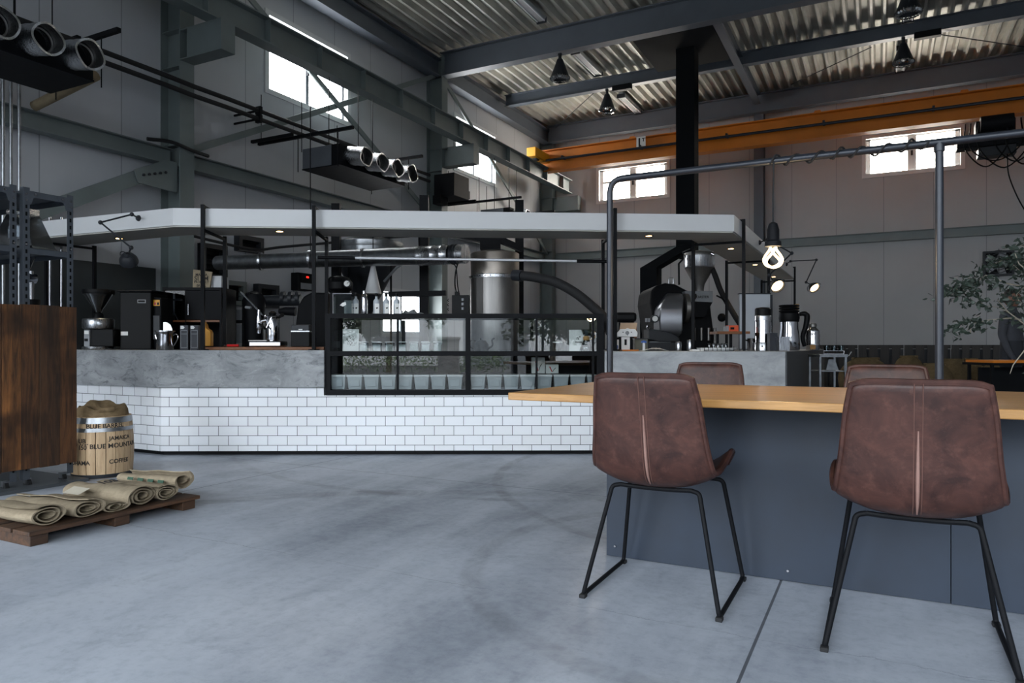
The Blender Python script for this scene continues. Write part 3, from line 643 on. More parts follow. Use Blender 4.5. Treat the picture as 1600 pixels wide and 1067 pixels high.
post_frame(Vector((-1.18, 7.20)), Vector((-1.67, 7.20)), 2.19, 'black post frame at the right front corner of the canopy, before the roaster')
post_frame(Vector((-1.18, 8.95)), Vector((-1.67, 8.95)), 2.0, 'black post frame halfway along the side wing, behind the glowing pendant')
post_frame(Vector((-1.18, 11.86)), Vector((-1.67, 11.86)), 2.19, 'black post frame at the far end of the side wing by the articulated lamps')
post_frame(Vector((-7.3, 4.12)), Vector((-7.3, 4.60)), 2.0, 'black post frame behind the metal rack near the side wall')
# hanging rail below the canopy
a, m0, m1, c = P(497, 402, 6.66), P(555, 403, 6.66), P(901, 408, 6.9), P(951, 408.5, 6.93)
t = thing('hanging_rail', 'long steel tube rail between the post frames below the canopy', 'rail', a)
B().cyl((0, 0, 0), m0 - a, .017, n=12).ob('rail_socket', BLACK, t); B().cyl(m0 - a, m1 - a, .013, n=12).ob('steel_tube', RAILM, t); B().cyl(m1 - a, c - a, .017, n=12).ob('rail_socket', BLACK, t)
for px_, py, lb in ((437, 361, 'speaker'), (1014, 368, 'case end'), (1142, 388, 'roaster hopper'), (1180, 413, 'right front post'), (1209, 432, 'glowing pendant bulb'), (186, 372, 'left articulated lamp')):
    p = PZ(px_, py, ZC0 - .001) if False else P(px_, py, (ZC0 - EYE) * FPX / (HY - py))
    t = thing('downlight', f'small round lit downlight in the canopy underside near the {lb}', 'downlight', (p.x, p.y, ZC0), 0, 'downlights in the bar canopy')
    B().lathe([(.03, 0), (.042, 0), (.042, -.006), (.03, -.006)], cap=False).ob('trim_ring', CHROME, t); B().lathe([(.030, -.001), (.030, -.004)]).ob('lens', WARM, t)
    l = bpy.data.lights.new('downlight_beam', 'SPOT'); l.energy = 4.0; l.color = (1, .78, .52); l.spot_size = 1.5; l.spot_blend = .6; l.shadow_soft_size = .03
    lo_ = bpy.data.objects.new('downlight_beam', l); C.objects.link(lo_); lo_.location = (0, 0, -.012); lo_.parent = t

# ------------------------------------------------------------------ glass display case
a = front(508, -.02); e = front(943.5, -.02); LC = (e - a).length; DP = .56
ca = thing('display_case', 'long black framed glass display case set into the bar', 'display case', (a.x, a.y, 0), FA)
def cx_(px_, off=-.02): return (front(px_, off) - a).dot(FD)
Z0, ZM, ZT_ = .523, .866, 1.196
b = B(); b.box(0, LC, 0, .04, Z0, Z0 + .045); b.box(0, LC, 0, .04, ZT_, ZT_ + .04); b.box(0, .045, 0, .04, Z0 + .045, ZT_); b.box(LC - .06, LC, 0, .04, Z0 + .045, ZT_)
b.box(.045, LC - .06, 0, .035, ZM, ZM + .042); m_ = cx_(731.3); b.box(m_ - .022, m_ + .022, 0, .04, Z0 + .045, ZM); b.box(m_ - .022, m_ + .022, 0, .04, ZM + .042, ZT_); b.ob('front_frame', BLACK, ca, smooth=False)
for px_ in (621, 838.5, 927):
    m2 = cx_(px_); b = B(); b.box(m2 - .009, m2 + .009, .004, .03, Z0 + .045, ZM); b.box(m2 - .009, m2 + .009, .004, .03, ZM + .042, ZT_); b.ob('glazing_bar', BLACK, ca, smooth=False)
xs = [.045] + [cx_(p) for p in (621, 731.3, 838.5, 927)] + [LC - .06]
for x0, x1 in zip(xs, xs[1:]):
    for z0, z1 in ((Z0 + .045, ZM), (ZM + .042, ZT_)): B().poly([(x0, .022, z0), (x1, .022, z0), (x1, .022, z1), (x0, .022, z1)], (0, .0001, 0)).bm.free() if False else None
    for z0, z1 in ((Z0 + .045, ZM), (ZM + .042, ZT_)):
        g = B(); g.bm.faces.new([g.bm.verts.new(v) for v in ((x0, .02, z0), (x1, .02, z0), (x1, .02, z1), (x0, .02, z1))]); g.ob('glass_pane', GLASS, ca, smooth=False)
B().box(0, LC, .04, DP, Z0, Z0 + .045).ob('bottom_board', BLACK, ca, smooth=False)
B().box(.045, LC - .06, .06, DP - .03, ZM + .012, ZM + .03).ob('middle_shelf', BLACK, ca, smooth=False)
B().box(0, LC, .04, DP, ZT_ + .004, ZT_ + .04).ob('top_board', BLACK, ca, smooth=False)
b = B(); b.box(0, .045, DP - .04, DP, Z0 + .045, ZT_); b.box(LC - .06, LC, DP - .04, DP, Z0 + .045, ZT_)
for f_ in (.25, .5, .75): b.box(LC * f_ - .015, LC * f_ + .015, DP - .03, DP, Z0 + .045, ZT_)
b.ob('rear_frame', BLACK, ca, smooth=False)
B().box(.045, LC * .5, DP - .012, DP - .004, Z0 + .045, ZM).ob('rear_panel', BLACK, ca, smooth=False); B().box(LC * .5, LC - .06, DP - .012, DP - .004, Z0 + .045, ZM).ob('rear_panel', BLACK, ca, smooth=False)
B().box(0, .03, .04, DP - .04, Z0 + .045, ZT_).ob('side_panel', BLACK, ca, smooth=False); B().box(LC - .05, LC, .04, DP - .04, Z0 + .045, ZT_).ob('side_panel', BLACK, ca, smooth=False)
def in_case(name, label, cat, x, y, z, group=None):
    p = a + FD * x + FN * y; return thing(name, label, cat, (p.x, p.y, z), FA, group)
BIN = mat('milky_bin', (172, 178, 182), .4, 0, .05, 6)
W0 = [516 + 26.1 * i for i in range(8)] + [734.5 + 26 * i for i in range(8)]
o0 = None
ordn = 'first second third fourth fifth sixth seventh eighth'.split()
for i, px_ in enumerate(W0):
    x = (cx_(px_ + 12.3, .06)); side = 'left half' if i < 8 else 'right half'
    lb = f'white lidded bin along the case bottom, {ordn[i % 8]} from the left in its {side}'
    z = Z0 + .0455; p = a + FD * x + FN * .17
    if o0 is None:
        o0 = thing('storage_bin', lb, 'bin', (p.x, p.y, z), FA, 'white bins along the case bottom')
        b = B(); b.rings([[(sx * w_, sy * .10 * w_ / .066, zz) for sx, sy in ((-1, -1), (1, -1), (1, 1), (-1, 1))] for w_, zz in ((.056, 0), (.0655, .112))]).ob('bin_body', BIN, o0, smooth=False, bev=.004)
        B().box(-.070, .070, -.108, .108, .1122, .130).ob('bin_lid', WHITEP, o0, smooth=False, bev=.003)
        B().box(-.04, .04, -.102, -.096, .03, .085).ob('bin_label', BIN, o0, smooth=False)
    else: dup(o0, (p.x, p.y, z), FA, lb)
o0 = None; zsh = ZM + .0305
for i, px_ in enumerate((568.5, 589.5, 609, 628.5, 647.5, 665.5, 684.5)):
    x = cx_(px_, .2); p = a + FD * x + FN * .22; lb = f'small square glass canister on the case shelf, {ordn[i]} from the speckled board'
    if o0 is None:
        o0 = thing('glass_canister', lb, 'canister', (p.x, p.y, zsh), FA, 'glass canisters on the case shelf')
        B().box(-.038, .038, -.038, .038, 0, .088).ob('canister_body', JARG, o0, smooth=False, bev=.004)
        B().box(-.032, .032, -.032, .032, .004, .07).ob('contents', mat('pale_contents', (196, 199, 196), .7, 0, .12, 40), o0, smooth=False)
        B().box(-.039, .039, -.039, .039, .0885, .096).ob('canister_lid', WHITEP, o0, smooth=False)
    else: dup(o0, (p.x, p.y, zsh), FA, lb)
def leaning(name, lb, cat, px0, px1, zb, zt, y, m, extra=None):
    x0, x1 = cx_(px0, y), cx_(px1, y); t = in_case(name, lb, cat, (x0 + x1) / 2, y, zb); w_ = (x1 - x0) / 2; h_ = zt - zb
    B().mark().box(-w_, w_, -.004, .004, 0, h_).xf(Matrix.Rotation(-.08, 4, 'X')).ob('board', m, t, smooth=False)
    if extra: extra(t, w_, h_)
    return t
def speck(t, w_, h_):
    random.seed(3); b = B()
    for _ in range(110):
        r = random.random() ** .5 * .052; an = random.uniform(0, 6.28); b.mark().lathe([(random.uniform(.0015, .004), -.0008), (.001, .0008)], n=5).xf(Matrix.Rotation(-.08, 4, 'X') @ Matrix.Translation((r * math.cos(an) + .005, -.006, h_ * .5 + r * math.sin(an))) @ UPR)
    b.ob('printed_dots', INK, t, smooth=False)
leaning('display_board', 'white board with a circle of black dots in the case', 'board', 536, 561, zsh, 1.103, .17, PAPER, speck)
t = in_case('coffee_pouch', 'dark standing coffee pouch at the left end of the case shelf', 'pouch', cx_(527, .2), .22, zsh)
B().rings([[(sx * a_, sy * b_, z) for sx, sy in ((-1, -1), (1, -1), (1, 1), (-1, 1))] for a_, b_, z in ((.05, .035, 0), (.052, .035, .10), (.048, .006, .19), (.048, .004, .2))]).ob('pouch_body', BLACKP, t, smooth=False, bev=.004)
B().box(-.03, .03, -.0375, -.0355, .04, .1).ob('pouch_label', CHAR, t, smooth=False)
def mono(t, w_, h_):
    for s, sz, x, z, m in (('n°', .045, .03, h_ * .62, INK), ('BEANS', .020, .028, h_ * .44, INK)): text(s, sz, m, t, Matrix.Rotation(-.08, 4, 'X') @ Matrix.Translation((x - .01, -.0055, z)) @ UPR, bold=.0008)
leaning('sign_board', 'pale board with black lettering beside the glass carafe in the case', 'sign', 889, 912, zsh, 1.10, .22, PAPER, mono)
t = in_case('coffee_carafe', 'hourglass glass carafe with wooden collar in the case', 'carafe', cx_(916, .16), .17, zsh)
B().lathe([(.055, 0), (.062, .02), (.05, .07), (.02, .125), (.022, .135), (.048, .2), (.05, .205), (.046, .2), (.018, .13), (.046, .07), (.056, .02)], n=24, cap=False).ob('glass_body', JARG, t)
B().lathe([(.025, .105), (.030, .112), (.030, .142), (.025, .148)], n=20).ob('wooden_collar', TABLEW, t)
B().tube(spline([(.03, 0, .115), (.07, 0, .13), (.085, 0, .165), (.06, 0, .195)], 6), .006, 6).ob('handle', TABLEW, t)
t = in_case('paper_cup', 'black coffee cup with cream rim and orange coaster in the case', 'cup', cx_(871, .2), .2, zsh)
B().lathe([(.028, .008), (.036, .06), (.043, .085), (.043, .09)], n=24).ob('cup_body', BLACKP, t); B().lathe([(.044, .084), (.046, .09), (.044, .096), (.030, .096)], n=24).ob('cup_rim', PAPER, t); B().lathe([(.04, 0), (.04, .008)], n=20).ob('coaster', ORANGE, t)
t = in_case('glass_jar', 'clear glass jar at the right end of the case shelf', 'jar', cx_(937, .2) - .05, .22, zsh)
B().lathe([(.035, 0), (.038, .02), (.038, .1), (.026, .12), (.026, .135)], n=20, cap=False).ob('jar_body', JARG, t); B().lathe([(.03, .135), (.03, .155)], n=20).ob('jar_lid', BLACKP, t)
def vee(t, w_, h_, y):
    for pts, m in ((((-.5, .85), (-.28, .85), (.04, .1), (-.06, -.0)), RED), (((.06, .12), (.3, .52), (.62, .72), (.60, .64), (.34, .42), (.10, .02)), INK)):
        B().poly([(x * w_, y, h_ * .12 + z * h_ * .75) for x, z in pts], (0, -.001, 0)).ob('printed_mark', m, t, smooth=False)
    B().lathe([(w_ * .2, -.0005), (w_ * .2, .0005)], n=16).mark().bm.free() if False else None
for px0, px1, y0, y1, w_ in ((831, 852, 560, 585, 'taller'), (853.5, 873.5, 572, 586, 'shorter')):
    y = .28; x0, x1 = cx_(px0, y), cx_(px1, y); zb = Z0 + .0455; k = (x1 - x0)
    t = in_case('dripper_box', f'{w_} white box with a red and black V mark in the case', 'box', (x0 + x1) / 2, y + .08, zb + .131)
    hh = (y1 - y0) * 6.5 / FPX; B().box(-k / 2, k / 2, 0, .11, 0, hh).ob('carton', PAPER, t, smooth=False, bev=.002); vee(t, k / 2, hh, -.0005)
    s_ = thing('box_riser', f'dark block under the {w_} white V mark box', 'block', t.location - Vector((0, 0, .131)), FA); B().box(-k / 2 - .01, k / 2 + .01, 0, .12, 0, .1305).ob('block', BLACK, s_, smooth=False)
t = in_case('dark_reflection', 'dark rounded shape standing for a reflection in the case glass behind the wide mullion', 'dark_reflection', cx_(752, .25), .28, zsh)  # solid dark shape added in place of a reflection in the case glass
B().lathe([(.055, 0), (.068, .03), (.066, .07), (.04, .105), (.012, .112), (.012, .125), (.004, .128)], n=24).ob('reflection_body', BLACKP, t)
B().tube(spline([(.06, 0, .03), (.10, 0, .06), (.10, 0, .11), (.12, 0, .13)], 5), [.009] * 15 + [.006], 7).ob('spout', BLACKP, t); B().tube(spline([(-.05, 0, .1), (-.10, 0, .1), (-.105, 0, .05), (-.06, 0, .03)], 5), .007, 6).ob('handle', BLACKP, t)
t = in_case('oval_reflection', 'oval steel dish standing for a reflection in the case glass', 'tray', cx_(800, .3), .3, zsh); B().lathe([(.09, 0), (.13, .012), (.128, .014), (.09, .003)], n=32).ob('tray_dish', STEEL, t)  # steel oval modelled where the case glass only shows a reflection

# ================================================================== table, pipe frame, chairs
TZ = .75
t = thing('dining_table', 'big oak topped table with dark navy panel base', 'table', (-1.43, 2.725, 0))
B().box(0, 3.9, 0, 1.08, TZ - .032, TZ).ob('tabletop', TABLEW, t, smooth=False, bev=.004)
NAVY = mat('navy_black_board', (27, 38, 53), .55, 0, .18, 5, .05)
for x0, x1, gp in ((.33, 1.66, 0), (1.663, 3.6, 0)): B().box(x0, x1, .335, .375, .004, TZ - .033).ob('base_panel', NAVY, t, smooth=False)
B().box(.33, .37, .376, .8, .004, TZ - .033).ob('base_panel', NAVY, t, smooth=False); B().box(.375, 3.6, .765, .8, .004, TZ - .033).ob('base_panel', NAVY, t, smooth=False)
for x, z in ((.37, .05), (1.1, .045), (.375, .66), (2.45, .04)): B().cyl((x, .334, z), (x, .328, z), .005, n=8).ob('screw', CHROME, t)
PF, ZP = 3.3, 1.763
t = thing('pipe_frame', 'dark pipe frame standing on the table top with bent corner', 'pipe frame', (-1.17, PF, TZ))
XE = 2.35; pts = fillet([(0, 0, 0), (0, 0, ZP - TZ), (XE + 1.17, 0, ZP - TZ), (XE + 1.17, 0, 0)], .07)
B().tube(pts, .0155, 14).ob('pipe_loop', PIPE, t); B().cyl((1.38, 0, 0), (1.38, 0, ZP - TZ), .0155, n=14).ob('upright', PIPE, t)
for x in (0, 1.38, XE + 1.17): B().lathe([(.04, 0), (.04, .006), (.022, .008), (.02, .03)], (x, 0, 0), 20).ob('floor_flange', PIPE, t)
B().lathe([(.02, -.025), (.02, .0)], (1.38, 0, ZP - TZ - .012), 16).ob('tee_fitting', PIPE, t)
XP = -.417
t = thing('pendant_lamp', 'bare glowing looped bulb on a black cord wound round the pipe', 'pendant lamp', (XP, PF, 1.41))
cd = [(0, -.0185, .065 + .02)]; n = 90
B().tube(spline([(0, 0, .075), (.0, 0, .2), (.004, -.012, ZP - 1.41 - .03), (0, -.02, ZP - 1.41)], 6), .0042, 6).ob('cord', RUBBER, t)
hp = []
for i in range(221):
    x = -.01 + i / 220 * .6; an = x * 2 * PI / .085 + .6 * math.sin(x * 23); r = .021 + .004 * math.sin(x * 51); hp.append((x, -r * math.cos(an), ZP - 1.41 + r * math.sin(an)))
B().tube(hp, .0042, 6).ob('cord_winding', RUBBER, t)
B().lathe([(.008, .085), (.018, .078), (.026, .05), (.026, .005), (.034, -.002), (.035, -.022), (.028, -.024)], n=24).ob('lamp_socket', BLACK, t)
GLOW = emis('pendant_glow', (255, 220, 168), 2.6); 
for s_ in (1, -1):
    pl_ = [(.012, .002, 0), (.012, .004, -.032), (.030, .012, -.062), (.037, .014, -.082), (.026, .014, -.104), (.0, .010, -.113), (-.024, .002, -.100), (-.026, -.008, -.082), (-.010, -.014, -.062), (.004, -.010, -.044), (.004, -.006, -.03)]
    B().tube(spline([(x * s_, y * s_, z) for x, y, z in pl_], 6), .0056, 8).ob('glass_tube', GLOW, t)
l = bpy.data.lights.new('bulb_light', 'POINT'); l.energy = 5; l.color = (1, .76, .45); l.shadow_soft_size = .06; lo_ = bpy.data.objects.new('bulb_light', l); C.objects.link(lo_); lo_.parent = t; lo_.location = (0, 0, -.075)

def make_chair(label):
    t = thing('dining_chair', label, 'chair', (0, 0, 0), 0, 'brown leather chairs around the table')
    cp = [(.49, .452, .19, .02), (.43, .452, .222, .075), (.32, .440, .236, .105), (.20, .432, .238, .09), (.10, .438, .230, .06), (.035, .468, .222, .048), (.0, .535, .214, .04), (-.022, .63, .201, .034), (-.045, .735, .190, .028), (-.07, .846, .173, .02)]
    S = spline([Vector((y, z, w_)) for y, z, w_, c_ in cp], 4); Cu = spline([Vector((c_, 0, 0)) for *_, c_ in cp], 4); M = len(S); N = 16; rows = []
    for i in range(M):
        y, z, w_ = S[i]; p0, p1 = S[max(0, i - 1)], S[min(M - 1, i + 1)]; ty, tz = p1.x - p0.x, p1.y - p0.y; ll = math.hypot(ty, tz); ny, nz = tz / ll, -ty / ll
        row = []
        for j in range(N + 1):
            s = j / N * 2 - 1; c_ = Cu[i].x * abs(s) ** 2.6; zz = 0
            if i >= M - 3: zz = -.014 * abs(s) ** 6 * (i - M + 4) / 3
            row.append((w_ * s, y + ny * c_, z + nz * c_ + zz))
        rows.append(row)
    b = B(); vs = [[b.bm.verts.new(p) for p in r] for r in rows]
    for i in range(M - 1):
        for j in range(N): b.bm.faces.new((vs[i][j], vs[i][j + 1], vs[i + 1][j + 1], vs[i + 1][j]))
    o = b.ob('seat_shell', LEATHER, t); s_ = o.modifiers.new('thick', 'SOLIDIFY'); s_.thickness = .024; s_.offset = 0; sb = o.modifiers.new('smooth', 'SUBSURF'); sb.levels = sb.render_levels = 1
    nr = []
    for i in range(M):
        p0, p1 = S[max(0, i - 1)], S[min(M - 1, i + 1)]; ty, tz = p1.x - p0.x, p1.y - p0.y; ll = math.hypot(ty, tz); nr.append(Vector((0, -tz / ll, ty / ll)))
    i0 = next(i for i in range(M) if S[i].y > .452 and S[i].x < .07)
    line = [(Vector((0, S[i].x, S[i].y)) + nr[i] * .0125) for i in range(i0, M)]
    for s in (-.011, .011): B().tube([p + Vector((s, 0, 0)) for p in line], .0016, 5).ob('stitching', mat('stitch_thread', (92, 62, 54), .8), t)
    k = len(line); B().tube(line[:int(k * .76)], [.002 + .0035 * math.sin(PI * i / (int(k * .76) - 1)) for i in range(int(k * .76))], 6).ob('seam_gap', mat('raw_leather_edge', (140, 108, 98), .7, 0, .1, 40), t)
    ed = [Vector(r[0]) for r in rows] + [Vector(p) for p in rows[-1][1:-1]] + [Vector(r[-1]) for r in reversed(rows)]
    B().tube(ed, .0108, 8).ob('edge_piping', LEATHER, t)
    for sx in (-1, 1):
        pts = fillet([(sx * .135, .10, .424), (sx * .165, .095, .418), (sx * .252, .012, .012), (sx * .252, .49, .012), (sx * .19, .40, .418), (sx * .13, .39, .424)], .02)
        lg = B().tube(pts, .0085, 10).ob('leg', BLACK, t)
        for y in (.012, .49): B().cbox((sx * .252, y, .0079), .024, .03, .015).ob('foot_cap', RUBBER, lg, smooth=False, bev=.003)
    B().tube(spline([(-.135, .10, .424), (-.06, .098, .421), (.06, .098, .421), (.135, .10, .424)], 4), .0085, 8).ob('crossbar', BLACK, t)
    B().tube([(-.13, .39, .424), (.13, .39, .424)], .0085, 8).ob('crossbar', BLACK, t)
    return t
ch = make_chair('brown leather chair seen from behind at the near left end of the table'); ch.location = (-.745, 2.50, 0)
dup(ch, (.098, 2.405, 0), 0, 'brown leather chair seen from behind at the lower right, nearest the camera')
dup(ch, (-.885, 4.18, 0), PI, 'brown leather chair across the table in front of the concrete counter')
dup(ch, (.03, 4.09, 0), PI, 'brown leather chair across the table before the steel trolley and dark pallets')

# ================================================================== rack, barrel, pallet and sacks
RX = -5.05
def rack(y0, y1, lb):
    t = thing('slotted_rack', lb, 'shelving rack', (RX, y0, 0), 0, 'slotted angle racks'); D = y1 - y0; Lx = -.95; m = RACKM
    for x in (0, Lx):
        for y, s in ((0, 1), (D, -1)):
            b = B(); sx = 1 if x == 0 else -1; b.sweep([(0, 0), (.042, 0), (.042, .003), (.003, .003), (.003, .042), (0, .042)], (0, 0, 0), (0, 0, 1.95), (0, 1, 0))
            b.xf(Matrix.Translation((x, y, .06)) @ Matrix.Diagonal((sx if True else 1, s, 1, 1))); u = b.ob('upright', m, t, smooth=False)
            if x == 0:
                k = B(); z = .12
                while z < 1.9: k.box(.0005, .0016, y + s * .014, y + s * .026, z, z + .026); z += .05
                k.ob('slot', BLACKP, u, smooth=False)
                k = B()
                for z in (1.965, 1.925, 1.63): k.cyl((0, y + s * .0175, z), (.006, y + s * .0175, z), .007, n=8)
                k.ob('bolt', CHROME, u)
    for z in (1.99, 1.61, 1.18, .3):
        b = B(); b.box(Lx, -.003, .003, D - .003, z - .003, z); b.box(Lx, -.003, .003, .006, z - .04, z); b.box(Lx, -.003, D - .006, D - .003, z - .04, z); b.box(-.006, -.003, .003, D - .003, z - .04, z); b.box(Lx, Lx + .003, .003, D - .003, z - .04, z); b.ob('shelf', m, t, smooth=False)
    for y, s in ((0, 1), (D, -1)):
        g = B().poly([(-.001, y + s * .003, 1.99), (-.001, y + s * .11, 1.99), (-.001, y + s * .10, 1.955), (-.001, y + s * .065, 1.945), (-.001, y + s * .05, 1.90), (-.001, y + s * .003, 1.89)], (.003, 0, 0)).ob('gusset', RACKM, t, smooth=False)
        k = B(); k.cyl((0, y + s * .075, 1.97), (.008, y + s * .075, 1.97), .008, n=8); k.ob('bolt', CHROME, g)
    for x in (-.04, Lx + .04):
        for y in (.05, D - .05):
            c = B().cyl((x, y - .012, .03), (x, y + .012, .03), .03, n=14).ob('caster', RUBBER, t); B().box(x - .015, x + .015, y - .02, y + .02, .03, .07).ob('fork', GALV, c, smooth=False)
    return t
rack(2.70, 3.03, 'dark slotted steel rack holding a clear coffee funnel, nearest the barrel')
rack(2.33, 2.66, 'dark slotted steel rack cut by the picture edge')
t = thing('plank_screen', 'dark stained plank panel cladding the front of the rack', 'panel', (RX + .012, 0, 0)); ys = [2.05, 2.19, 2.31, 2.43, 2.552, 2.669, 2.785, 2.916, 3.035]
random.seed(7)
for y0, y1 in zip(ys, ys[1:]): B().box(0, .026 + random.uniform(-.003, .003), y0 + .001, y1 - .001, .135 + random.uniform(-.004, .004), 1.225 + random.uniform(-.003, .003)).ob('plank', BARNS[(0, 1, 2, 0, 1, 0, 2, 0, 1)[ys.index(y0)]], t, smooth=False, bev=.002)
p = RX - .42
t = thing('clear_funnel', 'clear acrylic coffee funnel lying on the rack shelf', 'funnel', (RX - .30, 2.86, 1.6105), .3)
B().rings([[(sx * w_, sy * w_ * .6, z) for sx, sy in ((-1, -1), (1, -1), (1, 1), (-1, 1))] for w_, z in ((.20, 0), (.17, .03), (.085, .26), (.085, .30))], cap=False).ob('funnel_body', glass('smoky_acrylic', (170, 175, 180), 3.0, .15), t, smooth=False)
B().box(-.09, .02, -.05, .05, .08, .2).ob('crumpled_bag', FOIL, t, smooth=False, bev=.02)
t = thing('lever_machine_group', 'chrome and black lever group standing on the rack shelf', 'coffee machine', (RX - .28, 2.9, 1.1805))
B().cyl((0, 0, 0), (0, 0, .1), .06, n=20).ob('base', BLACKP, t); B().cyl((0, 0, .1), (0, 0, .3), .022, n=14).ob('column', CHROME, t); B().cyl((0, -.06, .25), (0, .03, .25), .035, n=16).ob('group_head', CHROME, t); B().tube([(0, -.03, .27), (0, .02, .40)], .012, 8).ob('lever', CHROME, t)
t = tag(B().box(RX - 1.0, RX + .10, 1.6, 3.08, 0, .022).ob('floor_plate', mat('dull_floor_plate', (84, 88, 92), .55, .3, .2, 3), smooth=False), 'dull steel plate on the floor under the metal rack', 'plate')

bp = P(160, HY, 5.27); t = thing('coffee_barrel', 'small pale wooden coffee barrel with steel hoops and stencilled lettering', 'barrel', (bp.x, bp.y, 0), TH)
BH = .44
def br(z): s = (z / BH - .45) / .55; return .207 - .016 * s * s
n = 20
for i in range(n):
    a0, a1 = 2 * PI * i / n + .012, 2 * PI * (i + 1) / n - .012; am = (a0 + a1) / 2; rs = []
    for j in range(9):
        z = BH * j / 8; r = br(z); rs.append([((r - dr) * math.cos(q_), (r - dr) * math.sin(q_), z + .0001) for q_, dr in ((a0, 0), (am, -.0008), (a1, 0), (a1, .016), (a0, .016))])
    B().rings(rs).ob('stave', STAVE, t)
for z0, z1 in ((.395, .437), (.335, .362), (.003, .03)): B().lathe([(br(z0) + .001, z0), (br(z0) + .0035, z0), (br(z1) + .0035, z1), (br(z1) + .001, z1)], n=40, cap=False).ob('hoop', GALV if z0 > .1 else CHAR, t)
B().lathe([(.02, .01), (.17, .01), (.17, .02), (.02, .02)], n=24).ob('barrel_floor', STAVE, t)
def onb(ang, z, sz):
    def f(v):
        zz = z + v.y; an = math.radians(ang) - PI / 2 + v.x / br(zz); r = br(zz) + .0008 + v.z; return Vector((r * math.cos(an), r * math.sin(an), zz))
    return f
for s, sz, ang, z in (('BLUE BARREL', .042, 36, .376), ('UB', .044, -8, .272), ('150', .044, -7, .226), ('JAMAICA', .040, 64, .285), ('BLUE MOUNTAIN', .046, 58, .232), ('YOKOHAMA', .042, -26, .115), ('COFFEE', .042, 62, .118), ('JTC', .036, -46, .248)):
    text(s, sz, INK, t, None, 'stencil_lettering', .0004, onb(ang, z, sz), .001)
def dash(pts):
    b = B()
    for (a0, z0), (a1, z1) in zip(pts, pts[1:]):
        for i in range(4):
            f0, f1 = i / 4 + .03, i / 4 + .18; q_ = []
            for f, s in ((f0, -1), (f1, -1), (f1, 1), (f0, 1)): q_.append(onb(a0 + (a1 - a0) * f, z0 + (z1 - z0) * f + s * .0028, 0)(Vector((0, 0, 0))))
            b.poly(q_, (0, -.0005, 0))
    b.ob('stencil_diamond', INK, t, smooth=False)
dash([(-46, .325), (-18, .25), (-46, .175)]); dash([(-12, .2505), (6, .2505)])
t = thing('barrel_sack', 'brown burlap sack stuffed into the barrel mouth', 'sack', (bp.x, bp.y, .33), TH)
random.seed(5); rs = []
for i in range(9):
    f = i / 8; row = []
    for j in range(36):
        an = 2 * PI * j / 36; wv = .02 * math.sin(an * 3 + 1) + .012 * math.sin(an * 7 + f * 3); r = (.165, .168, .17, .172, .168, .15, .11, .06, .01)[i] + wv * (f ** 1.5) * .6; z = (0, .04, .08, .12, .155, .185, .175, .15, .14)[i] + (.03 * math.sin(an - .6) + wv) * f * (1 if i < 7 else .5); row.append((r * math.cos(an), r * math.sin(an), z))
    rs.append(row)
B().rings(rs).ob('sack_cloth', BURLAPD, t); B().tube([(.15 * math.cos(q_), .15 * math.sin(q_) , .19 + .03 * math.sin(q_ - .6)) for q_ in (PI * 1.62 + i * .09 for i in range(8))], .02, 8).ob('sack_fold', BURLAPD, t)

t = thing('wooden_pallet', 'low worn wooden pallet carrying rolled burlap sacks', 'pallet', (-3.56, 1.93, 0))
for i in range(5): B().box(-.72 + i * .145, -.72 + i * .145 + (.128 if i < 4 else .14), 0, .95, .052, .072).ob('deck_board', PALLETW, t, smooth=False, bev=.003)
for y in (.01, .43, .84): B().box(-.70, -.012, y, y + .085, 0, .051).ob('bearer', PALLETW, t, smooth=False, bev=.004)
def sack(y, r, fl, L, turns, lb, rz=0.0, x=-3.60, dz=0, m=BURLAP):
    """burlap sack rolled up like a scroll, its spiral end towards the aisle"""
    t = thing('burlap_sack', lb, 'sack', (x, y, .0725 + dz), rz, 'rolled burlap sacks on the pallet'); th = .0085; out = []; inn = []; N = int(turns * 26)
    for i in range(N + 1):
        f = i / N; an = -.5 * PI + 2 * PI * turns * (1 - f); rr = r * (.30 + .70 * (1 - f)); w1 = 1 + .05 * math.sin(an * 3 + y * 40) * (f > .15)
        for q_, lst in ((rr * w1, out), (rr * w1 - th * (1 - f * .4), inn)): lst.append((q_ * math.cos(an) * 1.18, max(q_ * math.sin(an) * fl, -r * fl + (.0 if lst is out else .0)) + r * fl))
    sec = out + inn[::-1]; rs = []
    for j in range(9):
        f = j / 8; sc = 1 - .12 * f + .02 * math.sin(j * 1.7 + y * 9); rs.append([(-L * f + .006 * math.sin(i * .35) * (j == 0), a_ * sc + .006 * math.sin(j + y * 7), b_ * (1 - .25 * f + .04 * math.sin(j * 1.3 + y))) for i, (a_, b_) in enumerate(sec)])
    B().rings(rs, cap=True).ob('rolled_cloth', m, t)
    return t
sack(2.03, .085, .62, .60, 2.6, 'rolled burlap sack at the near corner of the pallet')
sack(2.235, .084, .56, .60, 2.5, 'rolled burlap sack, second on the pallet from the near corner', .03)
sack(2.39, .070, .42, .58, 2.3, 'flattest rolled burlap sack, in the middle of the pallet', .0)
t = sack(2.545, .078, .72, .60, 2.8, 'rolled burlap sack with stencilled 103 and a paper tag', .02)
def surf(x, y, z=.116): return Matrix.Translation((x, y, z))
text('103', .075, INK, t, Matrix.Translation((-.33, .02, .1015)) @ Matrix.Rotation(.08, 4, 'Y') @ Matrix.Rotation(PI / 2, 4, 'Z'), 'stencil_lettering', .001, None, .002)
B().mark().box(-.07, .07, -.035, .035, 0, .001).xf(Matrix.Translation((-.34, -.16, .082)) @ Matrix.Rotation(.35, 4, 'X')).ob('paper_tag', mat('kraft_tag', (176, 168, 152), .85, 0, .05, 20), t, smooth=False)
sack(2.685, .075, .62, .58, 2.6, 'rolled burlap sack with a white label at its spiral end', .0)
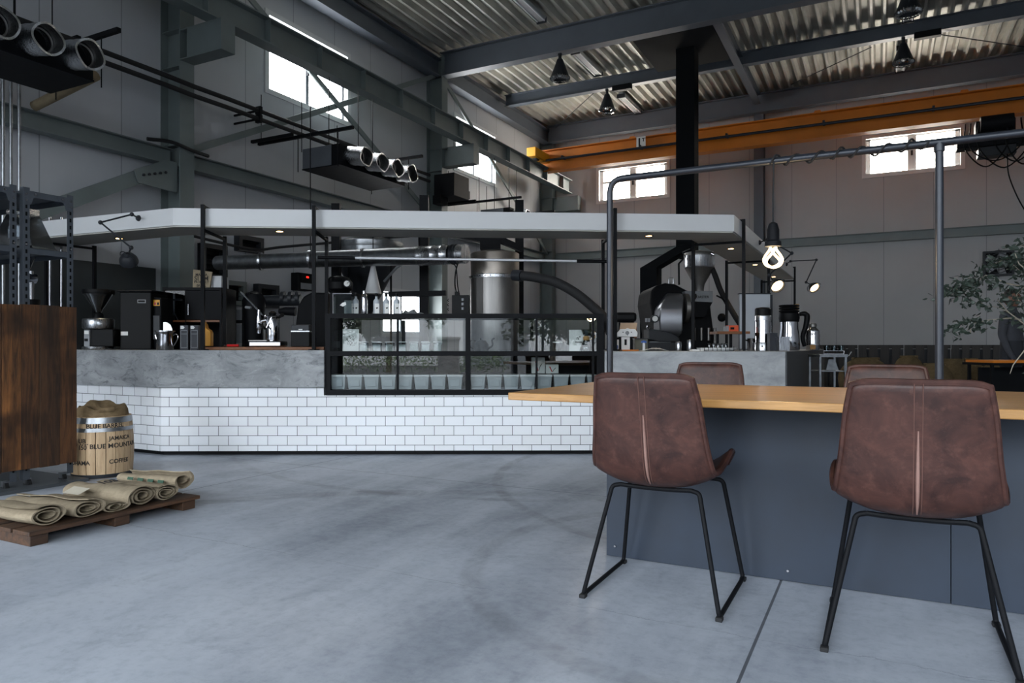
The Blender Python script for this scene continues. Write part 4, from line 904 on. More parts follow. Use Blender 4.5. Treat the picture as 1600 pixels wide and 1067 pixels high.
t = sack(2.835, .070, .85, .5, 1.4, 'folded burlap sack with green print at the far pallet end', .06, -3.66, .025)
for i in range(4): B().mark().box(-.024, .022, -.009, .008, -.003, .0006).xf(Matrix.Translation((-.08 - i * .085, -.082, .062)) @ Matrix.Rotation(1.25, 4, 'X')).ob('green_print', mat('green_print', (44, 74, 58), .8, 0, .2, 60), t, smooth=False)

# ================================================================== machines and small things on and behind the bar
def lat(q, px, prof, b=0.0, n=28, B_=None, cap=True):
    c = q.c(px, HY, b); return (B_ or B()).lathe([(r * q.k * q.s(b), q.c(px, y, b).z) for r, y in prof], (c.x, c.y, 0), n, cap)
def tub(q, pts, r, n=8, B_=None, sp=0):
    v = [q.c(*p) for p in pts]; v = spline(v, sp) if sp else v
    if isinstance(r, list) and len(r) != len(v):
        m = len(v) - 1; r = [(lambda f: r[int(f)] + (r[min(int(f) + 1, len(r) - 1)] - r[int(f)]) * (f - int(f)))(i / m * (len(r) - 1)) for i in range(m + 1)]
    return (B_ or B()).tube(v, [x * q.k for x in r] if isinstance(r, list) else r * q.k, n)
def plate(q, pts, b0, b1, B_=None):
    return (B_ or B()).poly([q(x, y, b0) for x, y in pts], (0, b1 - b0, 0))
# --- left worktop
t, q = TP('coffee_grinder', 'big steel shop grinder with clear funnel hopper on the left worktop', 'coffee grinder', 154, 6.95, ZS)
B0 = HY + (EYE - ZS) * FPX / 6.95
lat(q, 154, [(22, B0), (23, B0 - 2), (22, B0 - 5)], .12).ob('foot_ring', STEEL, t)
qbox(q, 140, 175, 514, B0 - 5, .02, .22).ob('motor_body', BLACKP, t, smooth=False, bev=.008); qbox(q, 131, 140, 515, B0 - 4, .0, .2).ob('control_panel', GREYP, t, smooth=False, bev=.004)
b = B(); qbox(q, 132, 139, 517, 522, -.004, 0, b); b.ob('label', PAPER, t, smooth=False); b = B(); qbox(q, 133, 137, 529, 533, -.012, 0, b); b.ob('switch', BLACKP, t, smooth=False)
lat(q, 154, [(21, 514), (22.5, 512), (22.5, 500), (21, 498), (9, 497)], .12).ob('grinding_drum', STEEL, t)
lat(q, 154, [(8, 497), (7, 491), (5.5, 489)], .12).ob('hopper_neck', BLACKP, t)
lat(q, 154, [(4, 489), (6, 484), (14, 472), (21, 459)], .12, cap=False).ob('hopper', glass('smoked_hopper', (150, 155, 158), 2.2), t); lat(q, 154, [(22, 460), (23, 457), (22, 453), (4, 452)], .12).ob('hopper_lid', BLACKP, t)
t, q = TP('coffee_brewer', 'tall black brewer cabinet with an orange sticker on the left worktop', 'coffee brewer', 215, 7.05, ZS); B0 = HY + (EYE - ZS) * FPX / 7.05
qbox(q, 187, 236, 456, B0, .0, .35).ob('cabinet_body', BLACKP, t, smooth=False, bev=.01); qbox(q, 184, 239, 453, 456, -.02, .36).ob('top_cap', BLACKP, t, smooth=False, bev=.006)
qbox(q, 236, 248, 464, B0, .05, .3).ob('side_module', BLACK, t, smooth=False, bev=.006); qbox(q, 236.5, 247, 493, 530, .03, .05).ob('side_cover', CHAR, t, smooth=False)
qbox(q, 189, 200, 518, 524, -.003, 0).ob('rating_label', PAPER, t, smooth=False); b = qbox(q, 215, 228, 468, 473.5, -.003, 0); b.ob('name_plate', GREYP, t, smooth=False); qbox(q, 216.2, 226.8, 469.2, 472.3, -.005, -.003).ob('plate_face', BLACKP, t, smooth=False)
s = qbox(q, 236, 246, 468, 477.5, .045, .05).ob('warning_sticker', YEL, t, smooth=False); b = B(); qbox(q, 237.5, 240.5, 472, 476, .043, .045, b); b.ob('red_symbol', RED, s, smooth=False); b = B(); qbox(q, 242, 245, 472, 476, .043, .045, b); b.ob('black_symbol', INK, s, smooth=False)
t, q = TP('steel_jug', 'polished steel jug with its lid tipped open at the worktop corner', 'jug', 259, 6.5, ZS); B0 = HY + (EYE - ZS) * FPX / 6.5
lat(q, 258, [(12, B0), (12.5, B0 - 2), (12, 524), (12.5, 520), (13.5, 518)], .08).ob('jug_body', CHROME, t)
plate(q, [(249, 518), (249, 503), (254, 503), (260, 507), (263, 514), (263, 518)], .075, .082).ob('open_lid', STEEL, t, smooth=False); lat(q, 258, [(14.5, 518.5), (14.5, 516.5), (11, 516.5)], .08).ob('rim', STEEL, t)
tub(q, [(270, 524, .08), (275, 522, .08), (278, 527, .08), (274, 536, .08), (269, 543, .08)], 1.0, 7, None, 5).ob('handle', CHROME, t); tub(q, [(247, 531, .08), (244, 527, .08), (243, 523, .08)], [2.2, 1.4, 1.0], 7).ob('spout', CHROME, t)
for i, x in enumerate((287.5, 303.5)):
    t, q = TP('coffee_box', ('black coffee box with white outline label beside the steel jug', 'black coffee box with white outline label, farther from the steel jug')[i], 'box', x, 6.42, ZS, 'black coffee boxes at the worktop corner'); B0 = HY + (EYE - ZS) * FPX / 6.42
    qbox(q, x - 6.5, x + 6.5, 508, B0, 0, .06).ob('carton', mat('navy_carton', (30, 33, 42), .55), t, smooth=False, bev=.002)
    for x0, x1, y0, y1 in ((-5.2, -4.7, 516, 543), (4.7, 5.2, 516, 543), (-5.2, 5.2, 516, 516.6), (-5.2, 5.2, 542.6, 543.2), (-5.2, 5.2, 521.5, 522)): qbox(q, x + x0, x + x1, y0, y1, -.001, 0).ob('outline', GREYP, t, smooth=False)
    plate(q, [(x - 5.5, 509), (x - 1.5, 509), (x + 1, 511.5), (x - 1, 514), (x - 5.5, 514)], -.001, 0).ob('printed_emblem', PAPER, t, smooth=False)
t, q = TP('bottle_cabinet', 'black cabinet with a glass door and a brown shelf behind the jug', 'cabinet', 300, 7.45, 0)
b = B(); qbox(q, 254, 346, 449, 453, 0, .4, b); qbox(q, 254, 257, 453, 552, 0, .4, b); qbox(q, 289, 291, 453, 552, 0, .4, b); qbox(q, 343, 346, 453, 552, 0, .4, b); qbox(q, 257, 343, 453, 552, .38, .4, b); qbox(q, 254, 346, 552, 660, 0, .4, b); b.ob('cabinet_frame', BLACK, t, smooth=False)
g = B(); g.bm.faces.new([g.bm.verts.new(q(x, y, .006)) for x, y in ((257, 454), (289, 454), (289, 499), (257, 499))]); d = g.ob('glass_door', glass('cabinet_glass', (200, 205, 208), .4), t, smooth=False); d2 = qbox(q, 291, 343, 454, 499, .0, .012).ob('solid_door', BLACK, t, smooth=False); tub(q, [(294, 475, -.02), (294, 492, -.02)], .9, 8).ob('handle', CHROME, d2)
qbox(q, 257, 343, 500, 503, .0, .38).ob('shelf', BOARDW, t, smooth=False)
t, q = TP('tripod_reflection', 'small pale tripod shape standing for a reflection in the cabinet glass door', 'stand', 272, 7.6, 0)  # tripod built as a solid, imitating a reflection in the door glass
zb = 499.6
for a, c in ((266, -.02), (278, -.02), (272, .06)): tub(q, [(272, 488, 0), (a, zb, c)], .8, 6).ob('leg', GREYP, t)
tub(q, [(272, 488, 0), (272, 459, 0)], 1.6, 8).ob('column', GREYP, t); qbox(q, 260, 284, 467, 470, -.02, .02).ob('crossbar', CHAR, t, smooth=False)
t, q = TP('burlap_sign', 'burlap sack panel with black print leaning on the black cabinet', 'sign', 311, 7.5, 0)
plate(q, [(297, 449), (298, 420), (328, 424), (324, 449)], .06, .075).ob('cloth_panel', BURLAP, t, smooth=False)
k = q.k
for s, y, sz in (('MARCA', 428.5, 5.5), ('SI EM', 434.5, 10), ('PRODUCT', 440, 5), ('BRASIL', 445.5, 5)): text(s, sz * k, INK, t, Matrix.Translation(q(311, y, .0585)) @ UPR, bold=.0008)
t, q = TP('white_carton', 'plain white carton behind the right edge of the burlap sign', 'box', 336, 7.6, 0); qbox(q, 325, 346, 431, 448.9, 0, .2).ob('carton', mat('grey_white_card', (190, 192, 194), .8, 0, .03, 8), t, smooth=False); qbox(q, 332.5, 333.2, 431, 448.8, -.002, 0).ob('flap_seam', GREYP, t, smooth=False)
t, q = TP('yellow_jug', 'yellow plastic jug on the worktop behind the post frame', 'jug', 323, 6.75, ZS); B0 = HY + (EYE - ZS) * FPX / 6.75 - 4.9
plate(q, [(316, B0 - 1), (316, 507), (320, 505), (322, 513), (327, 516), (329, 520), (329, B0 - 1)], 0, .07).ob('jug_body', YEL, t, smooth=False, bev=.006); qbox(q, 316.5, 319.5, 503, 506, .02, .05).ob('cap', YEL, t, smooth=False)
t, q = TP('red_knife', 'red handled tool lying on the brown board', 'tool', 363, 6.62, ZS + .028); zt_ = HY + (EYE - ZS - .0285) * FPX / 6.62
tub(q, [(355, zt_ - 2, 0), (373, zt_ - 2, 0)], 2.0, 8).ob('handle', RED, t); tub(q, [(350, zt_ - 2, 0), (355, zt_ - 2, 0)], 1.2, 8).ob('tip', CHROME, t)
t, q = TP('lever_espresso_machine', 'chrome lever espresso machine with raised lever on the brown board', 'espresso machine', 412, 6.55, ZS + .0285); B0 = HY + (EYE - ZS - .0285) * FPX / 6.55
qbox(q, 388, 438, B0 - 9, B0, .0, .22).ob('base', CHROME, t, smooth=False, bev=.012); qbox(q, 388, 416, B0 - 10.5, B0 - 9, .0, .2).ob('drip_grille', STEELD, t, smooth=False)
lat(q, 426, [(10, B0 - 9), (10.5, 530), (10.5, 498), (9, 494), (4, 491)], .1).ob('boiler', CHROME, t); lat(q, 426, [(5, 492), (6, 489), (3, 486)], .1).ob('boiler_cap', BLACKP, t)
tub(q, [(426, 500, .1), (416, 500, .08), (404, 503, .06)], 3.2, 10).ob('group_neck', CHROME, t); lat(q, 404.5, [(3, 521), (3.2, 515), (4.5, 512), (4.5, 498), (3, 492), (2.6, 484)], .06).ob('group_head', CHROME, t)
lv = tub(q, [(411, 493, .06), (404, 485, .06), (376, 456, .05)], [1.2, 1.3, 1.2], 8).ob('lever', CHROME, t); c = q(411, 493, .06); B().sph(c, 2.2 * k, 10).ob('lever_knob', CHROME, lv)
tub(q, [(404, 505, .05), (414, 513, -.06)], [1.6, 2.2], 8).ob('portafilter_handle', BLACKP, t); tub(q, [(434, 497, .1), (440, 493, .08), (441, 492, .06)], [2.2, 2.6, 3.4], 8).ob('steam_valve', BLACKP, t); tub(q, [(432, 496, .08), (424, 496, .0), (416, 512, -.02)], .7, 7).ob('steam_wand', CHROME, t)
t, q = TP('table_speaker', 'black speaker with a silver band at the right end of the left worktop', 'speaker', 469, 6.48, ZS + .0285); B0 = HY + (EYE - ZS - .0285) * FPX / 6.48
qbox(q, 454.5, 483.5, 518.5, B0, .0, .10).ob('speaker_cloth', BLACKP, t, smooth=False, bev=.006); qbox(q, 455, 483, 507.5, 516.7, .0, .10).ob('top_housing', CHAR, t, smooth=False, bev=.006); qbox(q, 454.5, 483.5, 516.7, 518.5, -.001, .101).ob('silver_band', STEEL, t, smooth=False)
qbox(q, 466.5, 472.5, 514, 515.5, -.001, 0).ob('brand_strip', PAPER, t, smooth=False)
# --- side wall behind the bar
t = thing('temperature_box', 'small grey control box with a red display on the wall behind the speaker', 'control box', PX(477, 454, -7.6)); a = PX(466, 454, -7.6) - t.location; c = PX(488, 430, -7.6) - t.location
B().box(-.145, .0, min(a.y, c.y), max(a.y, c.y), 0, .26).ob('box_body', BLACKP, t, smooth=False, bev=.006); w_ = abs(a.y - c.y)
B().box(0, .006, a.y + .05, c.y - .02, .02, .11).ob('switch_panel', GREYP, t, smooth=False); s = B().box(0, .006, a.y + .05, c.y - .02, .12, .24).ob('display', BLACKP, t, smooth=False); B().box(.006, .008, a.y + w_ * .55, a.y + w_ * .72, .19, .215).ob('red_digits', emis('red_led', (255, 40, 30), 1.2), s, smooth=False)
for i, (x0, x1, y0, y1, lb) in enumerate(((349, 385, 437, 476, 'grey framed wall vent low behind the post frame, left of its neighbour'), (403, 436, 443, 480, 'dark framed wall vent low behind the espresso lever'), (316, 355, 379, 434, 'dark framed wall vent high behind the first post frame'), (373, 412, 366, 391, 'dark framed wall vent close under the canopy'))):
    p0, p1 = PX(x0, y0, -7.66), PX(x1, y1, -7.66); zz = sorted((p0.z, PX(x0, y1, -7.66).z)); t = thing('wall_vent', lb, 'vent', (-7.75, p0.y, zz[0]), 0, 'framed vents on the side wall'); w_, h_ = p1.y - p0.y, zz[1] - zz[0]; m = (STRUCT, CHAR, CHAR, CHAR)[i]
    b = B(); b.box(0, .10, 0, w_, 0, .06); b.box(0, .10, 0, w_, h_ - .06, h_); b.box(0, .10, 0, .06, .06, h_ - .06); b.box(0, .10, w_ - .06, w_, .06, h_ - .06); b.ob('vent_frame', m, t, smooth=False)
    b = B(); z = .07
    while z < h_ - .07: b.mark().box(.01, .06, .06, w_ - .06, z, z + .006); z += .06
    b.ob('louvre_slat', BLACK, t, smooth=False); B().box(.001, .006, .06, w_ - .06, .06, h_ - .06).ob('vent_back', BLACKP, t, smooth=False)
t = tag(B().tube(spline([PX(303, 369, -7.4), PX(340, 378, -7.4), PX(398, 390, -7.4), PX(440, 386, -7.3), PX(520, 379, -6.9), PX(640, 369, -6.3)], 6), .018, 8).ob('cable', RUBBER), 'black cable sagging below the canopy behind the long duct', 'cable')
# --- long duct, drum, hose
t = thing('long_duct', 'long silver duct running behind the bar into the steel drum', 'duct', P(345, 411, 8.5)); o = t.location.copy(); pts = [P(340, 411, 8.55), P(500, 405, 8.0), P(660, 399.5, 7.3)]; pts = [p - o for p in pts]
B().tube(pts, [.085, .09, .096], 24).ob('duct_run', GALV, t)
e0, e1 = P(655, 400, 7.32) - o, P(722, 397, 7.1) - o; dv = e1 - e0
B().tube([e0 + dv * f for f in (0, .02, .06, .1, .34, .36, .38, .56, .58, .6, .74)], [.096, .104, .104, .099, .099, .103, .099, .099, .103, .099, .099], 24).ob('coupling', STEEL, t)
b = B(); b.tube([e0 + dv * f for f in (.76, .80, .84, .88, .92)], [.09, .105, .09, .105, .09], 24); b.ob('pinch_clamp', CHAR, t); B().tube([e0 + dv * .92, e0 + dv * 1.08], .098, 24).ob('end_collar', STEEL, t)
for px_ in (408, 485, 567): 
    f = (px_ - 340) / 320; p = P(px_, 411 - 11.5 * f - (.6 if px_ == 485 else 0), 8.55 - 1.22 * f) - o; B().tube([p + Vector((.012, .006, 0)), p - Vector((.012, .006, 0))], .104, 24).ob('clamp_band', STEEL, t)
a_ = P(485, 391, 7.95) - o; B().cyl(a_, a_ + Vector((0, 0, 1.6)), .006, n=6).ob('hanger_wire', BLACK, t); a_ = P(655, 386, 7.3) - o; B().cyl(a_, a_ + Vector((0, 0, .35)), .008, n=6).ob('hanger_wire', BLACK, t)
t, q = TP('steel_drum', 'big upright stainless drum behind the glass case', 'exhaust drum', 772, 7.35)
b = q(772, HY, .32); B().lathe([(.26, q(0, 640, 0).z), (.262, q(0, 431, 0).z)], (b.x, b.y, 0), 48).ob('drum_body', STEELD, t)
B().lathe([(.262, q(0, 432, 0).z), (.272, q(0, 431.5, 0).z), (.272, q(0, 427, 0).z), (.262, q(0, 426.5, 0).z)], (b.x, b.y, 0), 48).ob('flange', STEEL, t)
B().lathe([(.262, q(0, 426, 0).z), (.262, q(0, 391, 0).z), (.24, q(0, 389, 0).z), (.02, q(0, 388, 0).z)], (b.x, b.y, 0), 48).ob('drum_head', mat('tarnished_sheet', (150, 142, 134), .42, 1.0, .2, 7), t)
k = B()
for i in range(12):
    an = PI * (1.08 + .075 * i); k.cyl((b.x + .272 * math.cos(an), b.y + .272 * math.sin(an), q(0, 429, 0).z), (b.x + .284 * math.cos(an), b.y + .284 * math.sin(an), q(0, 429, 0).z), .008, n=6)
k.ob('bolt', CHROME, t)
s = B(); s.mark().box(-.04, .04, -.268, -.256, 0, .42); s.xf(Matrix.Translation((b.x, b.y, q(0, 488, 0).z)) @ Matrix.Rotation(-.62, 4, 'Z')); s.ob('seam_strip', STEELD, t, smooth=False)
t, q = TP('flexible_hose', 'thick black hose curving from the steel drum down to the right post frame', 'hose', 870, 7.0)
tub(q, [(806, 430, .1), (835, 433, .0), (868, 441, -.1), (898, 457, -.14), (922, 476, -.16), (944, 497, -.16), (954, 520, -.1)], 7.5, 16, None, 10).ob('hose_wall', RUBBER, t); tub(q, [(803, 430, .12), (816, 431, .06)], 9, 18).ob('hose_cuff', CHAR, t)
# --- cyclone with funnel
t, q = TP('cyclone_separator', 'round cyclone separator with flat lid and black cone behind the bottles', 'cyclone', 578, 8.6)
lat(q, 578, [(51, 390), (52, 386), (52, 381), (50, 379), (30, 374), (14, 373)], .4, 48).ob('lid', GALV, t); lat(q, 578, [(50, 405), (51, 390)], .4, 48).ob('cyclone_ring', GALV, t)
lat(q, 574, [(6, 500), (7, 490), (46, 414), (50, 405)], .4, 48).ob('cone', CHAR, t); lat(q, 577, [(14, 374), (14, 366), (3, 365)], .4, 20).ob('inlet_cap', CHROME, t)
for x in (545, 611): tub(q, [(x, 398, .1), (x, 668, .1)], 1.6, 8).ob('support_leg', BLACK, t)
tub(q, [(600, 440, .1), (620, 418, .05), (636, 408, .0)], 2.2, 8).ob('side_strut', GREYP, t)
t, q = TP('chute_funnel', 'small white cone shaped chute hanging in front of the cyclone', 'funnel', 583, 7.7)
lat(q, 583, [(13, 459), (4, 419), (3.4, 416)], .0, 28).ob('cone_shell', WHITE, t); tub(q, [(583, 417, 0), (583, 366, 0)], .8, 6).ob('hanger', BLACK, t)
# --- black frame posts of the roasting room
for x, d, lb in ((525.5, 8.35, 'square black post behind the left end of the glass case'), (663, 7.9, 'square black post behind the bottles, beside the wall window'), (811.5, 8.15, 'square black post behind the right side of the steel drum')):
    p = P(x, HY, d); t = thing('machine_frame', lb, 'post', (p.x, p.y, 0), TH, 'black posts of the roasting machine frame'); B().box(-.048, .048, -.048, .048, 0, 2.62).ob('post_tube', BLACK, t, smooth=False); B().box(-.09, .09, -.09, .09, 0, .012).ob('foot_plate', BLACK, t, smooth=False)
p0, p1 = P(608, 460, 7.88), P(697, 458, 7.88); tag(B().sweep(rect(.10, .055), p0, p1).ob('wall_bracket', BLACK, smooth=False), 'short black shelf beam crossing in front of the low wall window', 'beam')
t, q = TP('roof_hood_arms', 'black square riser with two sloping arms above the steel drum', 'duct', 768, 7.9)
qbox(q, 750, 782, 350, 389, .0, .25).ob('riser', BLACK, t, smooth=False); plate(q, [(782, 368), (818, 384), (818, 394), (782, 379)], .02, .12).ob('sloping_arm', BLACK, t, smooth=False); plate(q, [(750, 368), (686, 361), (686, 367), (750, 377)], .02, .12).ob('sloping_arm', BLACK, t, smooth=False)
t, q = TP('motor_starter_box', 'black control box with three round buttons on the case top by the drum', 'control box', 719, 6.5, 1.2365); B0 = HY - (1.2365 - EYE) * FPX / 6.5
qbox(q, 706, 733, 461, B0, .0, .12).ob('box_body', BLACKP, t, smooth=False, bev=.004)
for y in (468, 475, 482): lat(q, 723, [(2, y + 2), (2, y - 2)], -.0).ob('push_button', GREYP, t)
b = B()
for y in (467, 474, 481):
    tub(q, [(701, y, .05), (699, y + 2, .03), (701, y + 4, .05)], .7, 6, b)
b.ob('cable_end', CHROME, t); tub(q, [(714, 461, .06), (711, 445, .07), (712, 425, .08), (716, 409, .1)], 1.2, 6, None, 5).ob('conduit', BLACKP, t); tub(q, [(718, 461, .06), (715, 446, .07), (713, 420, .08), (709, 412, .1)], 1.0, 6, None, 5).ob('conduit', BLACKP, t); qbox(q, 710, 716, 455, 461, .04, .08).ob('gland', BLACKP, t, smooth=False)
# --- black roasting machine at the left
t, q = TP('gauge_assembly', 'black pressure gauge and hand wheel behind the left end of the case', 'gauge', 535, 7.3)
lat(q, 530, [(14, 458), (20, 452), (21, 442), (15, 434), (4, 431)], .2).ob('valve_body', BLACKP, t); c = q(542, 443, .0); B().cyl(c, c + Vector((0, .05, 0)), 5.5 * q.k, n=24).ob('gauge_case', CHAR, t); B().cyl(c + Vector((0, -.002, 0)), c, 4.4 * q.k, n=24).ob('gauge_dial', PAPER, t)
tub(q, [(542, 443, -.004), (545, 440.5, -.004)], .4, 5).ob('gauge_needle', INK, t); b = B(); b.tube([q(515 + 7 * math.cos(a), 443 + 12 * math.sin(a), .1) for a in (2 * PI * i / 24 for i in range(24))], 1.2 * q.k, 6, closed=True); b.ob('hand_wheel', BLACKP, t); tub(q, [(508, 443, .1), (522, 443, .1)], 1.0, 6).ob('wheel_spoke', BLACKP, t); qbox(q, 512, 552, 456, 660, .1, .4).ob('stand_body', BLACK, t, smooth=False)
t, q = TP('cooling_machine', 'large black machine housing with sloped side behind the speaker', 'roasting machine', 485, 7.9)
plate(q, [(462, 650), (462, 505), (465, 478), (474, 463), (486, 457), (512, 457), (512, 650)], .0, .38).ob('housing', BLACK, t, smooth=False, bev=.02)
tub(q, [(398, 470, .3), (470, 469, .3)], 9, 20).ob('inlet_duct', CHAR, t)
for x in (440, 452, 463): tub(q, [(x, 466, .3), (x + 5, 466, .3)], 11, 20).ob('duct_flange', CHAR, t)
tub(q, [(436, 486, .1), (446, 486, .1), (462, 487, .1)], [4, 6.5, 7], 16).ob('side_port', BLACK, t)
t, q = TP('roaster_hopper_left', 'dark rounded machine head with bright rim behind the espresso lever', 'roasting machine', 397, 7.6); t.name = 'sample_roaster'
lat(q, 397, [(14, 660), (14, 505), (16, 490), (17, 468), (12, 458), (4, 455)], .25).ob('machine_head', BLACK, t); lat(q, 397, [(12, 462), (13, 460), (12, 458)], .25).ob('rim', CHROME, t); tub(q, [(384, 480, .0), (392, 481, -.02)], 2.2, 10).ob('sight_port', GREYP, t)
t, q = TP('work_shelf', 'dark back shelf unit with pale panel behind the red handled tool', 'shelf unit', 362, 8.0)
b = B(); qbox(q, 351, 378, 483, 500, .05, .06, b); qbox(q, 351, 378, 506, 536, .05, .06, b); b.ob('pale_panel', GREYP, t, smooth=False); b = B(); qbox(q, 348, 382, 500, 504, 0, .35, b); qbox(q, 378, 382, 468, 660, 0, .04, b); qbox(q, 347, 351, 468, 660, 0, .04, b); b.ob('shelf_frame', BLACK, t, smooth=False)
# --- on top of the display case
ztop = 1.2365
def ontop(name, lb, cat, px_, d, grp=None): 
    t, q = TP(name, lb, cat, px_, d, ztop, grp); return t, q, HY - (ztop - EYE) * FPX / d
t, q, b0 = ontop('glass_sample_box', 'clear upright box with a small white mark at the left end of the case top', 'box', 535, 6.42)
b = B(); qbox(q, 520, 549, 459, b0, 0, .1, b); b.ob('clear_box', JARG, t, smooth=False); plate(q, [(531, 477), (535, 473), (540, 472), (541, 476), (536, 479)], -.002, 0).ob('white_mark', PAPER, t, smooth=False); b = B(); qbox(q, 519.5, 549.5, 458, 459.2, -.002, .102, b); qbox(q, 519.5, 521, 459, b0, -.002, 0, b); b.ob('metal_edge', CHROME, t, smooth=False)
t, q, b0 = ontop('white_pouch', 'pale paper pouch standing right of the clear box on the case top', 'pouch', 545, 6.62); qbox(q, 537.5, 550, 469, b0, 0, .06).ob('pouch_body', PAPER, t, smooth=False, bev=.008)
bt = None
for i, (x, lb) in enumerate(((556, 'pale labelled bottle between the paper pouch and the tall flask'), (588.5, 'pale labelled bottle right of the tall flask on the case top'), (604, 'pale labelled bottle in the middle of three together on the case top'), (620, 'pale labelled bottle nearest the black post on the case top'))):
    if bt is None:
        bt, q, b0 = ontop('syrup_bottle', lb, 'bottle', x, 6.55, 'pale labelled bottles on the case top'); lat(q, x, [(4.6, b0), (5, b0 - .6), (5, 471), (4.2, 469), (2, 466.5), (2, 463)], .05).ob('bottle_body', mat('pale_bottle', (176, 182, 188), .35, 0, .04, 8), bt); lat(q, x, [(2.5, 463.2), (2.5, 458.5), (.8, 458)], .05).ob('bottle_cap', BLACKP, bt)
        qbox(q, x - 3.4, x + 3.4, 474, b0 - 2, .016, .0215).ob('bottle_label', PAPER, bt, smooth=False); plate(q, [(x - 1.6, 480.5), (x + 1.6, 479.5), (x + 1.2, 482), (x - .6, 482.5)], .0145, .016).ob('label_mark', INK, bt, smooth=False)
    else: p = P(x, HY, 6.55); dup(bt, (p.x, p.y, ztop), TH, lb)
t, q, b0 = ontop('steel_flask', 'tall slim steel flask on the case top before the cyclone', 'flask', 569, 6.5); lat(q, 569, [(5, b0), (5.2, b0 - 1), (5, 466), (4, 461), (2.6, 459)], .06).ob('flask_body', CHROME, t); lat(q, 569, [(2.8, 459), (2.8, 455), (1, 454)], .06).ob('flask_cap', STEEL, t)
t, q, b0 = ontop('coffee_bag', 'crumpled grey coffee bag lying on the case top by the black post', 'bag', 645, 6.62); b = B(); rs = []
for i in range(9):
    f = i / 8; r = math.sin(PI * (f * .96 + .02)) ** .5; rs.append([q(626 + 38 * f, b0, .1) + Vector((0, .09 * r * math.cos(2 * PI * j / 14), (.026 * r + .008 * math.sin(i * 2.1) * r) * (1 + math.sin(2 * PI * j / 14)) * (1.5 - f))) for j in range(14)])
b.rings(rs).ob('bag_cloth', mat('grey_bag', (120, 124, 126), .6, 0, .2, 30), t)
# --- right counter
ZR = ZS - .0118
def onright(name, lb, cat, px_, d, grp=None): 
    t, q = TP(name, lb, cat, px_, d, ZR, grp); return t, q, HY - (ZR - EYE) * FPX / d
t, q, b0 = onright('tablet_stand', 'white tablet stand with tan tablet back and orange base on the right counter', 'tablet stand', 981, 6.75)
qbox(q, 972, 998, b0 - 2.2, b0, .0, .16).ob('base', ORANGE, t, smooth=False, bev=.003); b = B(); qbox(q, 972.5, 977, 526, b0 - 2.2, .05, .07, b); qbox(q, 981, 985.5, 526, b0 - 2.2, .05, .07, b); qbox(q, 977, 981, 526, 530, .05, .07, b); qbox(q, 977, 981, 539, b0 - 2.2, .05, .07, b); b.ob('stem', WHITEP, t, smooth=False)
plate(q, [(965, 526), (965, 520), (970, 514), (978, 514), (981, 512.5), (985, 514), (993, 514), (997, 520), (996, 526)], .02, .045).ob('bracket', WHITEP, t, smooth=False, bev=.004); plate(q, [(969, 516), (971, 504), (997, 504), (995, 516)], .046, .056).ob('tablet', mat('tan_tablet_back', (176, 146, 116), .5), t, smooth=False); c = q(980.5, 520, .012); B().cyl(c, c + Vector((0, .01, 0)), 3 * q.k, n=18).ob('pivot_knob', GREYP, t)
b = B()
for x, y in ((974, 519), (981, 523), (987, 519)): cc = q(x, y, .018); b.cyl(cc, cc + Vector((0, .004, 0)), .9 * q.k, n=8)
b.ob('screw_hole', INK, t)
t, q, b0 = onright('picture_card', 'small framed picture card between the pipe and the tablet stand', 'card', 959, 6.9); qbox(q, 948, 969, 528, b0, 0, .02).ob('card_frame', BLACKP, t, smooth=False); b = B(); qbox(q, 950, 967, 530.5, b0 - 2.5, -.003, 0, b); c = b.ob('card_print', PAPER, t, smooth=False); plate(q, [(952, 545), (956, 538), (961, 536.5), (966, 540), (966, 545)], -.005, -.003).ob('blue_motif', mat('ink_blue', (84, 104, 150), .6), c, smooth=False)
t, q, b0 = onright('olive_canister', 'olive grey square canister right of the tablet stand', 'canister', 1000, 7.0); qbox(q, 992, 1012, 530, b0, 0, .12).ob('canister_body', mat('olive_grey', (92, 94, 84), .6), t, smooth=False, bev=.004); qbox(q, 991.5, 1012.5, 528.5, 530, -.003, .123).ob('canister_lid', CHAR, t, smooth=False)
t, q, b0 = onright('blue_capped_bottle', 'small bottle with a blue cap beside the olive canister', 'bottle', 1006, 6.75); lat(q, 1006, [(2, b0), (2.2, b0 - 1), (2, 537), (1.6, 535)], 0).ob('bottle_body', WHITEP, t); lat(q, 1006, [(4.5, 535.5), (4, 533), (1, 531.5)], 0).ob('bottle_cap', mat('blue_cap', (52, 92, 168), .4), t)
t, q, b0 = onright('crumpled_cloth', 'pale crumpled cloth lying on the right counter', 'cloth', 1022, 6.7); b = B(); random.seed(9); vs = [[b.bm.verts.new(q(1004 + 42 * i / 14, b0, .02 + .16 * j / 6) + Vector((0, 0, .004 + .02 * random.random() * math.sin(PI * i / 14) * math.sin(PI * j / 6 + .3) + .016 * math.sin(PI * i / 14)))) for j in range(7)] for i in range(15)]
for i in range(14):
    for j in range(6): b.bm.faces.new((vs[i][j], vs[i + 1][j], vs[i + 1][j + 1], vs[i][j + 1]))
o = b.ob('cloth_sheet', mat('pale_cloth', (186, 184, 178), .9, 0, .08, 30), t); sd_ = o.modifiers.new('t', 'SOLIDIFY'); sd_.thickness = .003
t, q, b0 = onright('serving_tray', 'white tray of cups in a wire basket on the right counter', 'tray', 1118, 6.85); lat(q, 1120, [(24, b0), (30, b0 - 3), (31, b0 - 5), (29, b0 - 4.5), (22, b0 - 1.2)], .17, 40).ob('tray_dish', WHITEP, t); qbox(q, 1082, 1100, b0 - 2.5, b0, .0, .12).ob('napkin_stack', PAPER, t, smooth=False)
for i in range(9):
    x = 1094 + i * 6.6; tub(q, [(x, b0, -.03), (x, b0 - 7, -.035)], .45, 5).ob('basket_wire', BLACK, t)
cg = None
